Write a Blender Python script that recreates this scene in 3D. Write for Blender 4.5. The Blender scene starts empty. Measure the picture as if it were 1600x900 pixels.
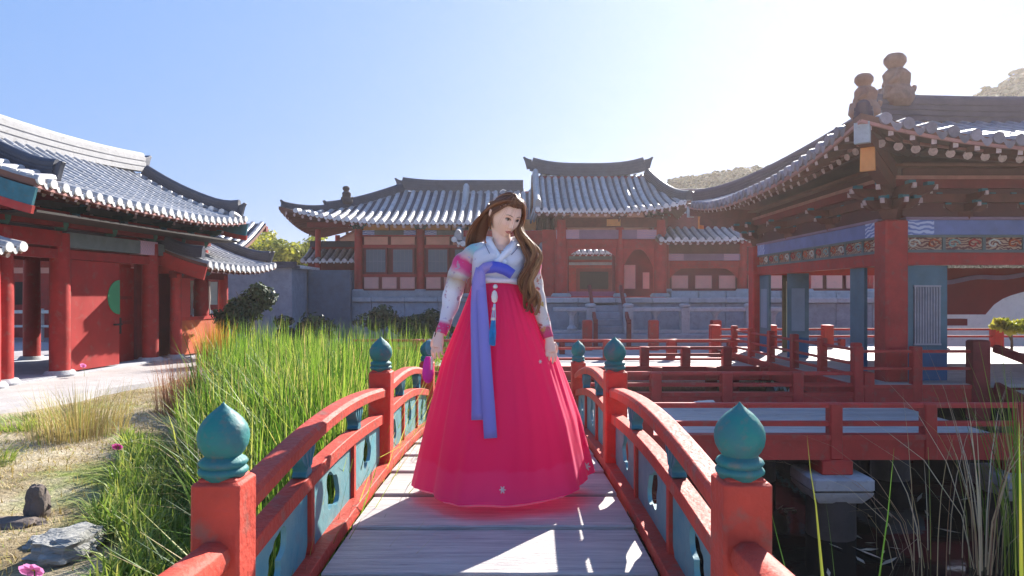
import bpy, bmesh, math, random
import numpy as np
from mathutils import Vector, Matrix, noise as mnoise
rnd = random.Random(7)
PI = math.pi
sc = bpy.context.scene
col = sc.collection
# ------------------------------------------------------------------ camera
F = 1067.0           # focal length in photo pixels (photo 1600 wide)
ZC = 1.16            # eye height over the crown of the bridge
cam_d = bpy.data.cameras.new('camera'); cam = bpy.data.objects.new('camera', cam_d); col.objects.link(cam)
cam_d.sensor_width = 36; cam_d.lens = 36 * F / 1600; cam_d.shift_y = 10 / 1600
cam_d.clip_start = 0.05; cam_d.clip_end = 3000
cam.location = (0, 0, ZC); cam.rotation_euler = (PI / 2, 0, 0)
sc.camera = cam
def P(px, py, Y): return Vector(((px - 800) / F * Y, Y, ZC + (460 - py) / F * Y))
# ------------------------------------------------------------------ light
SUN_EL, SUN_AZ = math.radians(31), math.radians(28)     # azimuth from +Y towards +X
world = bpy.data.worlds.new('World'); sc.world = world; world.use_nodes = True
wn = world.node_tree; wn.nodes.clear()
wo = wn.nodes.new('ShaderNodeOutputWorld'); bg = wn.nodes.new('ShaderNodeBackground')
sky = wn.nodes.new('ShaderNodeTexSky'); sky.sky_type = 'NISHITA'; sky.sun_disc = False
sky.sun_elevation = SUN_EL; sky.sun_rotation = SUN_AZ
sky.air_density = 1.0; sky.dust_density = 0.8; sky.ozone_density = 5.0; sky.altitude = 0
bg.inputs[1].default_value = 0.1
# soft shoulder on the sky's brightness so the aureole round the sun keeps colour, and a periwinkle cast
SK = 0.185
m1 = wn.nodes.new('ShaderNodeVectorMath'); m1.operation = 'MULTIPLY_ADD'; m1.inputs[1].default_value = (6.0 * SK,) * 3; m1.inputs[2].default_value = (1, 1, 1)
m2 = wn.nodes.new('ShaderNodeVectorMath'); m2.operation = 'DIVIDE'
m3 = wn.nodes.new('ShaderNodeVectorMath'); m3.operation = 'MULTIPLY'; m3.inputs[1].default_value = (1.24, 1.90, 3.30)
wn.links.new(sky.outputs[0], m1.inputs[0]); wn.links.new(sky.outputs[0], m2.inputs[0]); wn.links.new(m1.outputs[0], m2.inputs[1]); wn.links.new(m2.outputs[0], m3.inputs[0])
wn.links.new(m3.outputs[0], bg.inputs[0]); wn.links.new(bg.outputs[0], wo.inputs[0])
sun_d = bpy.data.lights.new('sun', 'SUN'); sun_d.energy = 3.7; sun_d.angle = math.radians(0.5); sun_d.color = (1.0, 0.95, 0.87)
sun = bpy.data.objects.new('sun', sun_d); col.objects.link(sun)
sd = Vector((math.sin(SUN_AZ) * math.cos(SUN_EL), math.cos(SUN_AZ) * math.cos(SUN_EL), math.sin(SUN_EL)))
sun.rotation_euler = sd.to_track_quat('Z', 'Y').to_euler()
sun.location = (0, 0, 20)
sc.view_settings.view_transform = 'Standard'; sc.view_settings.look = 'None'
sc.view_settings.exposure = 1.92; sc.view_settings.gamma = 1.0; sc.view_settings.use_curve_mapping = False
sc.cycles.max_bounces = 6; sc.cycles.transparent_max_bounces = 8
# ------------------------------------------------------------------ materials
MATS = {}
def nd(nt, t, **kw):
    n = nt.nodes.new(t)
    for k, v in kw.items():
        if hasattr(n, k): setattr(n, k, v)
        else: n.inputs[k].default_value = v
    return n
def rgb(c): return (c[0], c[1], c[2], 1)
def mat(name, c, rough=0.6, vary=0.25, scale=6, bump=0.15, c2=None, stretch=None, spec=0.4, transl=0.0, per_obj=0.0,
        metal=0.0, dirt=0.0, wave=None, fine=0.0, sheen=0.0):
    """painted / natural surface: base colour with mottling, a second tone, grime, fine bump, per-object shift"""
    if name in MATS: return MATS[name]
    m = bpy.data.materials.new(name); m.use_nodes = True; nt = m.node_tree; L = nt.links.new
    b = nt.nodes['Principled BSDF']; out = nt.nodes['Material Output']
    tc = nd(nt, 'ShaderNodeTexCoord'); src = tc.outputs['Object']
    mp = nd(nt, 'ShaderNodeMapping'); L(src, mp.inputs[0])
    if stretch: mp.inputs['Scale'].default_value = stretch
    if per_obj:
        oi = nd(nt, 'ShaderNodeObjectInfo')
        vm = nd(nt, 'ShaderNodeVectorMath', operation='SCALE'); vm.inputs[0].default_value = (37, 17, 23)
        L(oi.outputs['Random'], vm.inputs['Scale']); L(vm.outputs[0], mp.inputs['Location'])
    n1 = nd(nt, 'ShaderNodeTexNoise'); n1.inputs['Scale'].default_value = scale; n1.inputs['Detail'].default_value = 6; n1.inputs['Roughness'].default_value = .62
    L(mp.outputs[0], n1.inputs[0])
    if wave:
        w = nd(nt, 'ShaderNodeTexWave'); w.wave_type = 'RINGS' if wave[0] == 'R' else 'BANDS'
        w.inputs['Scale'].default_value = wave[1]; w.inputs['Distortion'].default_value = wave[2]; L(mp.outputs[0], w.inputs[0]); fac0 = w.outputs['Fac']
    else: fac0 = n1.outputs['Fac']
    cr = nd(nt, 'ShaderNodeValToRGB'); cr.color_ramp.elements[0].position = .3; cr.color_ramp.elements[1].position = .7
    a = c2 if c2 else [x * (1 - vary) for x in c]
    cr.color_ramp.elements[0].color = rgb(a); cr.color_ramp.elements[1].color = rgb(c if c2 else [min(1, x * (1 + vary)) for x in c])
    L(fac0, cr.inputs[0]); cout = cr.outputs[0]
    if dirt:
        n2 = nd(nt, 'ShaderNodeTexNoise'); n2.inputs['Scale'].default_value = scale * 3.1; n2.inputs['Detail'].default_value = 8; L(mp.outputs[0], n2.inputs[0])
        r2 = nd(nt, 'ShaderNodeValToRGB'); r2.color_ramp.elements[0].position = .56; r2.color_ramp.elements[1].position = .7
        r2.color_ramp.elements[1].color = (dirt, dirt, dirt, 1); L(n2.outputs[0], r2.inputs[0])
        mx = nd(nt, 'ShaderNodeMixRGB'); L(r2.outputs[0], mx.inputs[0]); L(cout, mx.inputs[1]); mx.inputs[2].default_value = (.17, .14, .11, 1); cout = mx.outputs[0]
    if per_obj:
        h = nd(nt, 'ShaderNodeHueSaturation'); mr = nd(nt, 'ShaderNodeMapRange'); L(oi.outputs['Random'], mr.inputs[0])
        mr.inputs[3].default_value = 1 - per_obj; mr.inputs[4].default_value = 1 + per_obj
        L(mr.outputs[0], h.inputs['Value']); L(cout, h.inputs['Color']); cout = h.outputs[0]
    L(cout, b.inputs['Base Color'])
    b.inputs['Roughness'].default_value = rough; b.inputs['Specular IOR Level'].default_value = spec; b.inputs['Metallic'].default_value = metal
    if sheen: b.inputs['Sheen Weight'].default_value = sheen
    rr = nd(nt, 'ShaderNodeMapRange'); L(n1.outputs['Fac'], rr.inputs[0]); rr.inputs[3].default_value = max(0.05, rough - .12); rr.inputs[4].default_value = min(1, rough + .15); L(rr.outputs[0], b.inputs['Roughness'])
    if bump:
        bp = nd(nt, 'ShaderNodeBump'); bp.inputs['Strength'].default_value = bump; bp.inputs['Distance'].default_value = .02
        n3 = nd(nt, 'ShaderNodeTexNoise'); n3.inputs['Scale'].default_value = fine or scale * 5; n3.inputs['Detail'].default_value = 5; L(mp.outputs[0], n3.inputs[0])
        L(n3.outputs[0], bp.inputs['Height']); L(bp.outputs[0], b.inputs['Normal'])
    if transl:
        t = nd(nt, 'ShaderNodeBsdfTranslucent'); L(cout, t.inputs[0]); ms = nd(nt, 'ShaderNodeMixShader'); ms.inputs[0].default_value = transl
        L(b.outputs[0], ms.inputs[1]); L(t.outputs[0], ms.inputs[2]); L(ms.outputs[0], out.inputs[0])
    MATS[name] = m; return m
def leafmat(name, ramp, transl=0.45, rough=.5):
    """foliage coloured by the per-face 'shade' attribute (random per blade or leaf)"""
    m = bpy.data.materials.new(name); m.use_nodes = True; nt = m.node_tree; L = nt.links.new
    b = nt.nodes['Principled BSDF']; out = nt.nodes['Material Output']
    at = nd(nt, 'ShaderNodeAttribute'); at.attribute_name = 'shade'
    cr = nd(nt, 'ShaderNodeValToRGB'); els = cr.color_ramp.elements
    while len(els) < len(ramp): els.new(.5)
    for e, (p, c) in zip(els, ramp): e.position = p; e.color = rgb(c)
    L(at.outputs['Fac'], cr.inputs[0]); L(cr.outputs[0], b.inputs['Base Color']); b.inputs['Roughness'].default_value = rough; b.inputs['Specular IOR Level'].default_value = .3
    t = nd(nt, 'ShaderNodeBsdfTranslucent'); g = nd(nt, 'ShaderNodeMixRGB', blend_type='MULTIPLY'); g.inputs[0].default_value = 1; g.inputs[2].default_value = (1.0, 1.0, .6, 1)
    L(cr.outputs[0], g.inputs[1]); L(g.outputs[0], t.inputs[0]); ms = nd(nt, 'ShaderNodeMixShader'); ms.inputs[0].default_value = transl
    L(b.outputs[0], ms.inputs[1]); L(t.outputs[0], ms.inputs[2]); L(ms.outputs[0], out.inputs[0])
    return m
# ------------------------------------------------------------------ mesh builder
class MB:
    def __init__(s): s.v = []; s.f = []; s.m = []; s.uv = None; s.sh = None
    def add(s, vs, fs, mi=0):
        o = len(s.v); s.v.extend([tuple(p) for p in vs]); s.f.extend([tuple(i + o for i in f) for f in fs]); s.m.extend([mi] * len(fs)); return s
    def box(s, c, d, rz=0, mi=0, M=None, ch=0.0):
        x, y, z = d[0] / 2, d[1] / 2, d[2] / 2
        if ch:      # chamfered vertical edges and top/bottom rim
            k = ch; ring = [(-x + k, -y), (x - k, -y), (x, -y + k), (x, y - k), (x - k, y), (-x + k, y), (-x, y - k), (-x, -y + k)]
            rin = [(px * (1 - k / x), py * (1 - k / y)) for px, py in ring]
            vs = [(p[0], p[1], -z) for p in rin] + [(p[0], p[1], -z + k) for p in ring] + [(p[0], p[1], z - k) for p in ring] + [(p[0], p[1], z) for p in rin]
            fs = [tuple(range(7, -1, -1)), tuple(range(24, 32))]
            for r in range(3):
                for i in range(8): j = (i + 1) % 8; fs.append((r * 8 + i, r * 8 + j, r * 8 + 8 + j, r * 8 + 8 + i))
        else:
            vs = [(-x, -y, -z), (x, -y, -z), (x, y, -z), (-x, y, -z), (-x, -y, z), (x, -y, z), (x, y, z), (-x, y, z)]
            fs = [(3, 2, 1, 0), (4, 5, 6, 7), (0, 1, 5, 4), (1, 2, 6, 5), (2, 3, 7, 6), (3, 0, 4, 7)]
        R = Matrix.Rotation(rz, 3, 'Z') if M is None else M; c = Vector(c)
        return s.add([R @ Vector(p) + c for p in vs], fs, mi)
    def bb(s, x0, x1, y0, y1, z0, z1, mi=0, ch=0.0): return s.box(((x0 + x1) / 2, (y0 + y1) / 2, (z0 + z1) / 2), (abs(x1 - x0), abs(y1 - y0), abs(z1 - z0)), 0, mi, None, ch)
    def beam(s, a, b, w, h, mi=0, ch=0.0):      # w across, h up
        a, b = Vector(a), Vector(b); d = b - a; L = d.length; x = d.normalized(); up = Vector((0, 0, 1))
        if abs(x.z) > .98: up = Vector((0, 1, 0))
        y = up.cross(x).normalized(); z = x.cross(y); M = Matrix((x, y, z)).transposed()
        return s.box((a + b) / 2, (L, w, h), 0, mi, M, ch)
    def tube(s, pts, rad, n=8, mi=0, cap=True, mcap=None, squash=1.0):
        pts = [Vector(p) for p in pts]; k = len(pts)
        if not hasattr(rad, '__len__'): rad = [rad] * k
        vs = []; ref = None
        for i, p in enumerate(pts):
            t = (pts[min(i + 1, k - 1)] - pts[max(i - 1, 0)]).normalized()
            if ref is None: ref = Vector((0, 0, 1)) if abs(t.z) < .9 else Vector((0, 1, 0))
            a = t.cross(ref).normalized(); b = a.cross(t).normalized(); ref = b
            for j in range(n): q = 2 * PI * j / n; vs.append(p + a * math.cos(q) * rad[i] + b * math.sin(q) * rad[i] * squash)
        fs = [(i * n + j, i * n + (j + 1) % n, i * n + n + (j + 1) % n, i * n + n + j) for i in range(k - 1) for j in range(n)]
        s.add(vs, fs, mi)
        if cap:
            o = len(s.v) - k * n; mc = mi if mcap is None else mcap
            s.f.append(tuple(o + j for j in range(n))); s.m.append(mc)
            s.f.append(tuple(o + (k - 1) * n + j for j in range(n - 1, -1, -1))); s.m.append(mc)
        return s
    def lathe(s, prof, c, n=16, mi=0, sy=1.0, wob=None):
        c = Vector(c); vs = []
        for r, z in prof:
            for j in range(n):
                q = 2 * PI * j / n; rr = r * (wob(q, z) if wob else 1); vs.append(c + Vector((rr * math.cos(q), rr * math.sin(q) * sy, z)))
        k = len(prof)
        fs = [(i * n + j, i * n + (j + 1) % n, i * n + n + (j + 1) % n, i * n + n + j) for i in range(k - 1) for j in range(n)]
        fs += [tuple(range(n - 1, -1, -1)), tuple(range((k - 1) * n, k * n))]
        return s.add(vs, fs, mi)
    def grid(s, rows, mi=0, close_u=False, flip=False):
        n = len(rows[0]); k = len(rows); vs = [p for r in rows for p in r]; fs = []
        for i in range(k - 1):
            for j in range(n if close_u else n - 1):
                q = (i * n + j, i * n + (j + 1) % n, i * n + n + (j + 1) % n, i * n + n + j); fs.append(q[::-1] if flip else q)
        return s.add(vs, fs, mi)
    def prism(s, poly, fn, t0, t1, mi=0):       # polygon (a,b) extruded; fn(a,b,t)->point
        n = len(poly); vs = [fn(a, b, t0) for a, b in poly] + [fn(a, b, t1) for a, b in poly]
        fs = [tuple(range(n - 1, -1, -1)), tuple(range(n, 2 * n))] + [(i, (i + 1) % n, n + (i + 1) % n, n + i) for i in range(n)]
        return s.add(vs, fs, mi)
    def sweep(s, pts, w, h, mi=0, prof=None):   # rectangular (or given) profile swept with vertical up
        pts = [Vector(p) for p in pts]; k = len(pts)
        pr = prof or [(-w / 2, 0), (w / 2, 0), (w / 2, h), (-w / 2, h)]; n = len(pr); vs = []
        for i, p in enumerate(pts):
            t = (pts[min(i + 1, k - 1)] - pts[max(i - 1, 0)]).normalized(); a = t.cross(Vector((0, 0, 1))).normalized(); b = a.cross(t).normalized()
            vs += [p + a * u + b * q for u, q in pr]
        fs = [(i * n + j, i * n + n + j, i * n + n + (j + 1) % n, i * n + (j + 1) % n) for i in range(k - 1) for j in range(n)]
        fs += [tuple(range(n)), tuple(range(k * n - 1, (k - 1) * n - 1, -1))]
        return s.add(vs, fs, mi)
    def mesh(s, name, mats, smooth=True, ang=38):
        me = bpy.data.meshes.new(name); me.from_pydata(s.v, [], s.f)
        for m in (mats if isinstance(mats, (list, tuple)) else [mats]): me.materials.append(m)
        me.polygons.foreach_set('material_index', s.m)
        if smooth:
            me.polygons.foreach_set('use_smooth', [True] * len(s.f)); me.set_sharp_from_angle(angle=math.radians(ang))
        me.update(); return me
    def build(s, name, mats, parent=None, smooth=True, bevel=0, ang=38, **tags):
        o = bpy.data.objects.new(name, s.mesh(name, mats, smooth, ang)); col.objects.link(o)
        if parent is not None: o.parent = parent
        if bevel:
            bm_ = o.modifiers.new('bevel', 'BEVEL'); bm_.width = bevel; bm_.segments = 2; bm_.limit_method = 'ANGLE'; bm_.angle_limit = math.radians(40)
        for k, v in tags.items(): o[k] = v
        return o
def inst(o, parent, loc=(0, 0, 0), rz=0, sc_=None):
    c = o.copy(); col.objects.link(c); c.parent = parent; c.location = loc; c.rotation_euler = (0, 0, rz)
    if sc_: c.scale = sc_
    return c
def thing(name, label, cat, loc=(0, 0, 0), rz=0, group=None):
    o = bpy.data.objects.new(name, None); col.objects.link(o); o.location = loc; o.rotation_euler = (0, 0, rz); o.empty_display_size = .2
    o['label'] = label; o['category'] = cat
    if group: o['group'] = group
    return o
def tag(o, label, cat, group=None):
    o['label'] = label; o['category'] = cat
    if group: o['group'] = group
    return o
def center(mb, c):      # move a mesh builder's origin to c (object placed there)
    mb.v = [(v[0] - c[0], v[1] - c[1], v[2] - c[2]) for v in mb.v]; return mb
def sstep(a, b, x):
    t = min(1, max(0, (x - a) / (b - a))); return t * t * (3 - 2 * t)
def interp(x, xs, ys):
    return float(np.interp(x, xs, ys))
# palette
RED = mat('red_painted_wood', (.43, .042, .034), .55, .24, 3, .14, spec=.3, dirt=.35, per_obj=.08)
RED_B = mat('bridge_red_paint', (.46, .060, .038), .60, .26, 4, .35, spec=.22, dirt=.5, per_obj=.05, fine=40)
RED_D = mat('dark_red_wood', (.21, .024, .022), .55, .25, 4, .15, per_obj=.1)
ORANGE = mat('orange_painted_board', (.52, .11, .04), .6, .2, 3, .1, dirt=.35)
RED_G = mat('shaded_red_timber', (.31, .022, .019), .55, .25, 3, .15, spec=.3, dirt=.35, per_obj=.06)  # darker copy of the red, gatehouse shade put into its colour
PINKP = mat('pink_plaster_panel', (.80, .40, .33), .75, .08, 3, .08, dirt=.12, per_obj=.05)
TEAL = mat('teal_painted_wood', (.035, .17, .21), .5, .25, 5, .12, dirt=.25, per_obj=.12)
TEAL_L = mat('pale_teal_paint', (.18, .36, .36), .6, .3, 5, .15, c2=(.34, .44, .42), dirt=.3)
FINIAL = mat('teal_glazed_finial', (.012, .20, .165), .58, .3, 9, .3, spec=.25, c2=(.05, .14, .16), dirt=.5, per_obj=.1, fine=30)
GREEN_D = mat('dark_green_paint', (.02, .09, .07), .5, .3, 5, .1, per_obj=.15)
BLUE_B = mat('blue_beam_paint', (.17, .21, .42), .5, .2, 3, .08, dirt=.15)
MOTIF = mat('swirl_painted_beam_end', (.55, .60, .78), .55, .2, 6, .05, c2=(.16, .22, .5), wave=('R', 5, 9))
MOTIF_P = mat('pink_painted_beam_end', (.62, .36, .40), .55, .2, 6, .05, c2=(.45, .3, .42), wave=('R', 6, 6))
GREYBEAM = mat('grey_green_beam', (.15, .17, .165), .55, .25, 3, .1, dirt=.2, per_obj=.1)
VIOLET = mat('faded_violet_beam', (.30, .19, .26), .6, .15, 3, .08, dirt=.15)
FRIEZE = mat('painted_floral_frieze', (.55, .36, .24), .6, .3, 14, .1, c2=(.16, .035, .03), wave=('R', 7, 14))
TILE = mat('grey_roof_tile', (.38, .365, .37), .45, .30, 5, .3, dirt=.35, per_obj=.22, spec=.6, fine=30)
TILE_BED = mat('dark_tile_bed', (.035, .040, .065), .6, .3, 6, .4, per_obj=.06)
RIDGE = mat('dark_ridge_tile', (.055, .060, .082), .5, .3, 4, .3, spec=.5, per_obj=.1)
RIDGE_L = mat('lime_plastered_ridge', (.40, .39, .385), .7, .15, 3, .25, dirt=.35)
LIME = mat('white_lime_tile_end', (.66, .64, .62), .7, .2, 9, .2, dirt=.2, per_obj=.12)
RAFT_E = mat('rafter_end_paint', (.60, .45, .45), .6, .25, 20, .05)
RAFT = mat('brown_rafter_wood', (.16, .050, .033), .6, .25, 6, .1, per_obj=.15)
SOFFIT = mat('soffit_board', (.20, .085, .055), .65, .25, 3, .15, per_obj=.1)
STONE = mat('pale_grey_stone', (.40, .41, .43), .75, .16, 5, .3, dirt=.3, per_obj=.09)
STONE_B = mat('bluish_stone', (.27, .30, .35), .7, .18, 4, .25, dirt=.3, per_obj=.1)
PAPER = mat('paper_window_pane', (.13, .15, .18), .35, .12, 3, .05, per_obj=.12, spec=.6)
PAPER_L = mat('pale_paper_screen', (.62, .56, .40), .6, .12, 4, .05)
PLASTER = mat('pale_wall_plaster', (.68, .65, .58), .8, .08, 3, .1, dirt=.15)
PLANK = mat('weathered_grey_plank', (.58, .54, .50), .62, .25, 3.5, .6, c2=(.33, .30, .30), stretch=(.7, 9, 9), dirt=.3, per_obj=.1, fine=14)
PLANK_X = PLANK
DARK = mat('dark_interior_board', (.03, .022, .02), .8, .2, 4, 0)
# ------------------------------------------------------------------ ground, pond
def fbm(x, y, s, o=3):
    return mnoise.fractal(Vector((x * s, y * s, 3.7)), 1.0, 2.0, o)
BX = [-8, 2.5, 3.9, 6, 8.5, 11, 16, 19]; BL = [-.9, -1.1, -1.85, -2.95, -4.2, -5.2, -6.0, -6.2]
def ground_h(x, y):
    xl = interp(y, BX, BL) + .35 * fbm(x, y, .5)
    t = sstep(-.5, 1.3, x - xl)
    h = -.46 - .10 * t + .03 * fbm(x, y, 1.6)
    if x < xl: h += .07 * fbm(x, y, .45) * sstep(0, 1.5, xl - x) * sstep(-9.8 + .1 * y, -7 + .1 * y, x)
    h -= .50 * t
    h -= .95 * sstep(-1.6, -.7, x) * (1 - sstep(15.0, 16.4, y))      # pond bed under bridge and walkway
    far = sstep(15.0, 16.6, y)
    h = h * (1 - far) + (-.42) * far
    back = sstep(-6, -9, y) ; h = h * (1 - back) + (-.5) * back
    rt = sstep(22, 24, x); h = h * (1 - rt) + -.4 * rt
    return h
def ground_sheet():
    xs = np.unique(np.concatenate([np.linspace(-400, -30, 12), np.linspace(-30, -11, 14), np.linspace(-11, 1, 110), np.linspace(1, 26, 40), np.linspace(26, 400, 14)]))
    ys = np.unique(np.concatenate([np.linspace(-300, -12, 10), np.linspace(-12, 1, 14), np.linspace(1, 19, 150), np.linspace(19, 60, 12), np.linspace(60, 600, 12)]))
    mb = MB(); mb.grid([[(x, y, ground_h(x, y)) for x in xs] for y in ys])
    m = bpy.data.materials.new('dry_bank_soil'); m.use_nodes = True; nt = m.node_tree; L = nt.links.new; b = nt.nodes['Principled BSDF']; b.inputs['Roughness'].default_value = .95; b.inputs['Specular IOR Level'].default_value = .1
    tc = nd(nt, 'ShaderNodeTexCoord')
    def noi(s, d=7, r=.6): n = nd(nt, 'ShaderNodeTexNoise'); n.inputs['Scale'].default_value = s; n.inputs['Detail'].default_value = d; n.inputs['Roughness'].default_value = r; L(tc.outputs['Object'], n.inputs[0]); return n
    def ramp(src, st): 
        r = nd(nt, 'ShaderNodeValToRGB'); e = r.color_ramp.elements
        while len(e) < len(st): e.new(.5)
        for q, (p, c) in zip(e, st): q.position = p; q.color = rgb(c)
        L(src, r.inputs[0]); return r
    a = ramp(noi(.9).outputs[0], [(.3, (.27, .20, .11)), (.45, (.46, .37, .23)), (.55, (.58, .50, .36)), (.72, (.38, .26, .14))])
    g = ramp(noi(.55, 5).outputs[0], [(.50, (0, 0, 0)), (.62, (1, 1, 1))])
    gc = ramp(noi(7).outputs[0], [(.3, (.10, .17, .03)), (.7, (.38, .42, .10))])
    mx = nd(nt, 'ShaderNodeMixRGB'); L(g.outputs[0], mx.inputs[0]); L(a.outputs[0], mx.inputs[1]); L(gc.outputs[0], mx.inputs[2])
    n4 = noi(28, 6, .7); dk = ramp(n4.outputs[0], [(.35, (.45, .42, .38)), (.6, (1, 1, 1))])
    mu = nd(nt, 'ShaderNodeMixRGB', blend_type='MULTIPLY'); mu.inputs[0].default_value = .9; L(mx.outputs[0], mu.inputs[1]); L(dk.outputs[0], mu.inputs[2])
    # wet mud below the waterline
    sx = nd(nt, 'ShaderNodeSeparateXYZ'); L(tc.outputs['Object'], sx.inputs[0]); mr = nd(nt, 'ShaderNodeMapRange'); L(sx.outputs[2], mr.inputs[0]); mr.inputs[1].default_value = -1.1; mr.inputs[2].default_value = -.75
    m2 = nd(nt, 'ShaderNodeMixRGB'); L(mr.outputs[0], m2.inputs[0]); m2.inputs[1].default_value = (.022, .018, .012, 1); L(mu.outputs[0], m2.inputs[2]); L(m2.outputs[0], b.inputs['Base Color'])
    bp = nd(nt, 'ShaderNodeBump'); bp.inputs['Strength'].default_value = .8; bp.inputs['Distance'].default_value = .05; L(n4.outputs[0], bp.inputs['Height']); L(bp.outputs[0], b.inputs['Normal'])
    mb.build('ground', m, kind='structure', ang=180)
ground_sheet()
WZ = -1.36
def water():
    mb = MB(); mb.grid([[(x, y, WZ) for x in np.linspace(-5, 23.5, 2)] for y in (-9, 15.9)])
    m = bpy.data.materials.new('dark_pond_water'); m.use_nodes = True; nt = m.node_tree; b = nt.nodes['Principled BSDF']
    b.inputs['Base Color'].default_value = (.006, .007, .006, 1); b.inputs['Roughness'].default_value = .06; b.inputs['IOR'].default_value = 1.33
    tc = nd(nt, 'ShaderNodeTexCoord'); n = nd(nt, 'ShaderNodeTexNoise'); n.inputs['Scale'].default_value = 3.5; n.inputs['Detail'].default_value = 3
    bp = nd(nt, 'ShaderNodeBump'); bp.inputs['Strength'].default_value = .12; bp.inputs['Distance'].default_value = .02
    nt.links.new(tc.outputs['Object'], n.inputs[0]); nt.links.new(n.outputs[0], bp.inputs['Height']); nt.links.new(bp.outputs[0], b.inputs['Normal'])
    mb.build('water', m, kind='structure')
water()
# floating leaves and debris on the water
mb = MB(); r_ = random.Random(4)
for i in range(130):
    x, y = r_.uniform(1.4, 7.5), r_.uniform(3, 8.5); a = r_.uniform(0, 6.28); l, w = r_.uniform(.04, .13), r_.uniform(.01, .03)
    if i % 5 == 0: l *= 2.2
    ux, uy = math.cos(a), math.sin(a)
    mb.add([(x - ux * l, y - uy * l, WZ + .006), (x + uy * w, y - ux * w, WZ + .014), (x + ux * l, y + uy * l, WZ + .02), (x - uy * w, y + ux * w, WZ + .01)], [(0, 1, 2, 3)])
tag(mb.build('floating_debris', mat('dry_floating_leaf', (.34, .28, .20), .8, .5, 3, 0), kind='stuff'), 'dry leaves and twigs floating on the dark pond water', 'debris')
# pale path at the foot of the gatehouse
FU = Vector((.995, -.0995, 0)); FV = Vector((.0995, .995, 0)); FO = Vector((-8.6, 11.5, -.45))
def fl(u, v, z=0): return FO + FU * u + FV * v + Vector((0, 0, z))
mb = MB(); rows = []
for i in range(40):
    v = -7 + i * .42; o = 2.1 + .35 * fbm(v, 1, .7); rows.append([fl(-4.5, v, .085), fl(-1, v, .085), fl(.9, v, .085), fl(o, v, .07), fl(o + .08, v, -.15)])
mb.grid(rows, flip=True)
mb.build('path', mat('pale_dusty_concrete', (.40, .37, .36), .9, .15, 1.5, .4, dirt=.25, fine=20), kind='structure')
mb = MB(); mb.bb(-14, 16, -16, -1.02, -1.7, -.345, ch=.02)      # unseen pale slab behind the camera, added to bounce sunlight onto the woman
mb.build('bounce_slab', mat('pale_bounce_surface', (.66, .64, .60), .85, .1, 1.2, .3, dirt=.15), kind='structure')
# paved court beyond the pond
mb = MB(); mb.grid([[(x, y, -.36) for x in np.linspace(-30, 45, 2)] for y in (16.6, 60)])
mb.build('pavement', mat('court_paving', (.36, .34, .35), .85, .15, 2, .2), kind='structure')
mb = MB(); mb.bb(-5, 23.6, 15.85, 16.62, -1.7, -.33, ch=.02)
mb.build('pond_kerb', STONE, kind='structure')
# ------------------------------------------------------------------ hills
def hill(name, cx, cy, W, D, H, seed, peak=lambda u: 1):
    mb = MB(); rows = []
    for j in range(46):
        row = []
        for i in range(90):
            u, w = i / 89, j / 45; x = cx - W / 2 + u * W; y = cy - D / 2 + w * D
            h = H * peak(u) * math.sin(PI * min(1, max(0, w)) * .5) ** .8
            h += H * .05 * mnoise.fractal(Vector((x * .03, y * .03, seed)), 1, 2, 4) * min(1, w * 4)
            c = mnoise.cell_vector(Vector((x * .35, y * .35, seed)))
            h += (.9 * abs(mnoise.noise(Vector((x * .45, y * .45, seed)))) + .9 * abs(mnoise.noise(Vector((x * 1.1, y * 1.1, seed))))) * H / 22
            row.append((x - cx, y - cy, max(-1, h)))
        rows.append(row)
    mb.grid(rows)
    m = mat('scrub_hillside', (.20, .18, .08), .95, .2, .22, 1.0, spec=.05, c2=(.12, .10, .055), fine=1.2); m.node_tree.nodes['Bump'].inputs['Distance'].default_value = 1.5
    o = mb.build(name, m, kind='structure', ang=180); o.location = (cx * .35, cy * .35, .75); o.scale = (.35,) * 3
    # scrub bushes scattered over it
    lb = MB(); rr = random.Random(seed); sh = []
    for k in range(5200):
        i, j = rr.randrange(1, 88), rr.randrange(2, 45); x, y, z = rows[j][i]
        if z < H * .2: continue
        s = rr.uniform(.5, 1.3) * H / 26
        for t in range(5):
            q = rr.uniform(0, 6.28); e = rr.uniform(.2, 1.2)
            n = Vector((math.cos(q) * math.cos(e), math.sin(q) * math.cos(e), math.sin(e))); c = Vector((x, y, z)) + n * s * .6; a = n.orthogonal().normalized(); b2 = n.cross(a)
            lb.add([c + a * s * .33, c + b2 * s * .28, c - a * s * .33, c - b2 * s * .28], [(0, 1, 2, 3)])
            sh += [rr.random()]
    ob = lb.build(name + '_scrub', LEAF_SCRUB, kind='stuff', smooth=False); ob.location = (cx * .35, cy * .35, .75); ob.scale = (.35,) * 3
    at = ob.data.attributes.new('shade', 'FLOAT', 'FACE'); at.data.foreach_set('value', sh)
    return ob
LEAF_SCRUB = leafmat('hill_scrub_leaf', [(0, (.06, .06, .025)), (.5, (.15, .14, .05)), (1, (.26, .22, .09))], .08, .9)
hill('distant_hill', 70, 165, 80, 60, 40, 3, lambda u: sstep(0, .19, u) * (.76 + .26 * u))['label'] = 'olive scrub covering the far hill behind the gate hall'
hill('near_hill', 112, 128, 60, 50, 57, 9, lambda u: .60 + .52 * u)['label'] = 'scrub covering the steep hill above the pavilion ridge'
for o in list(col.objects):
    if o.name.endswith('_scrub'): o['category'] = 'scrub'
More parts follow.
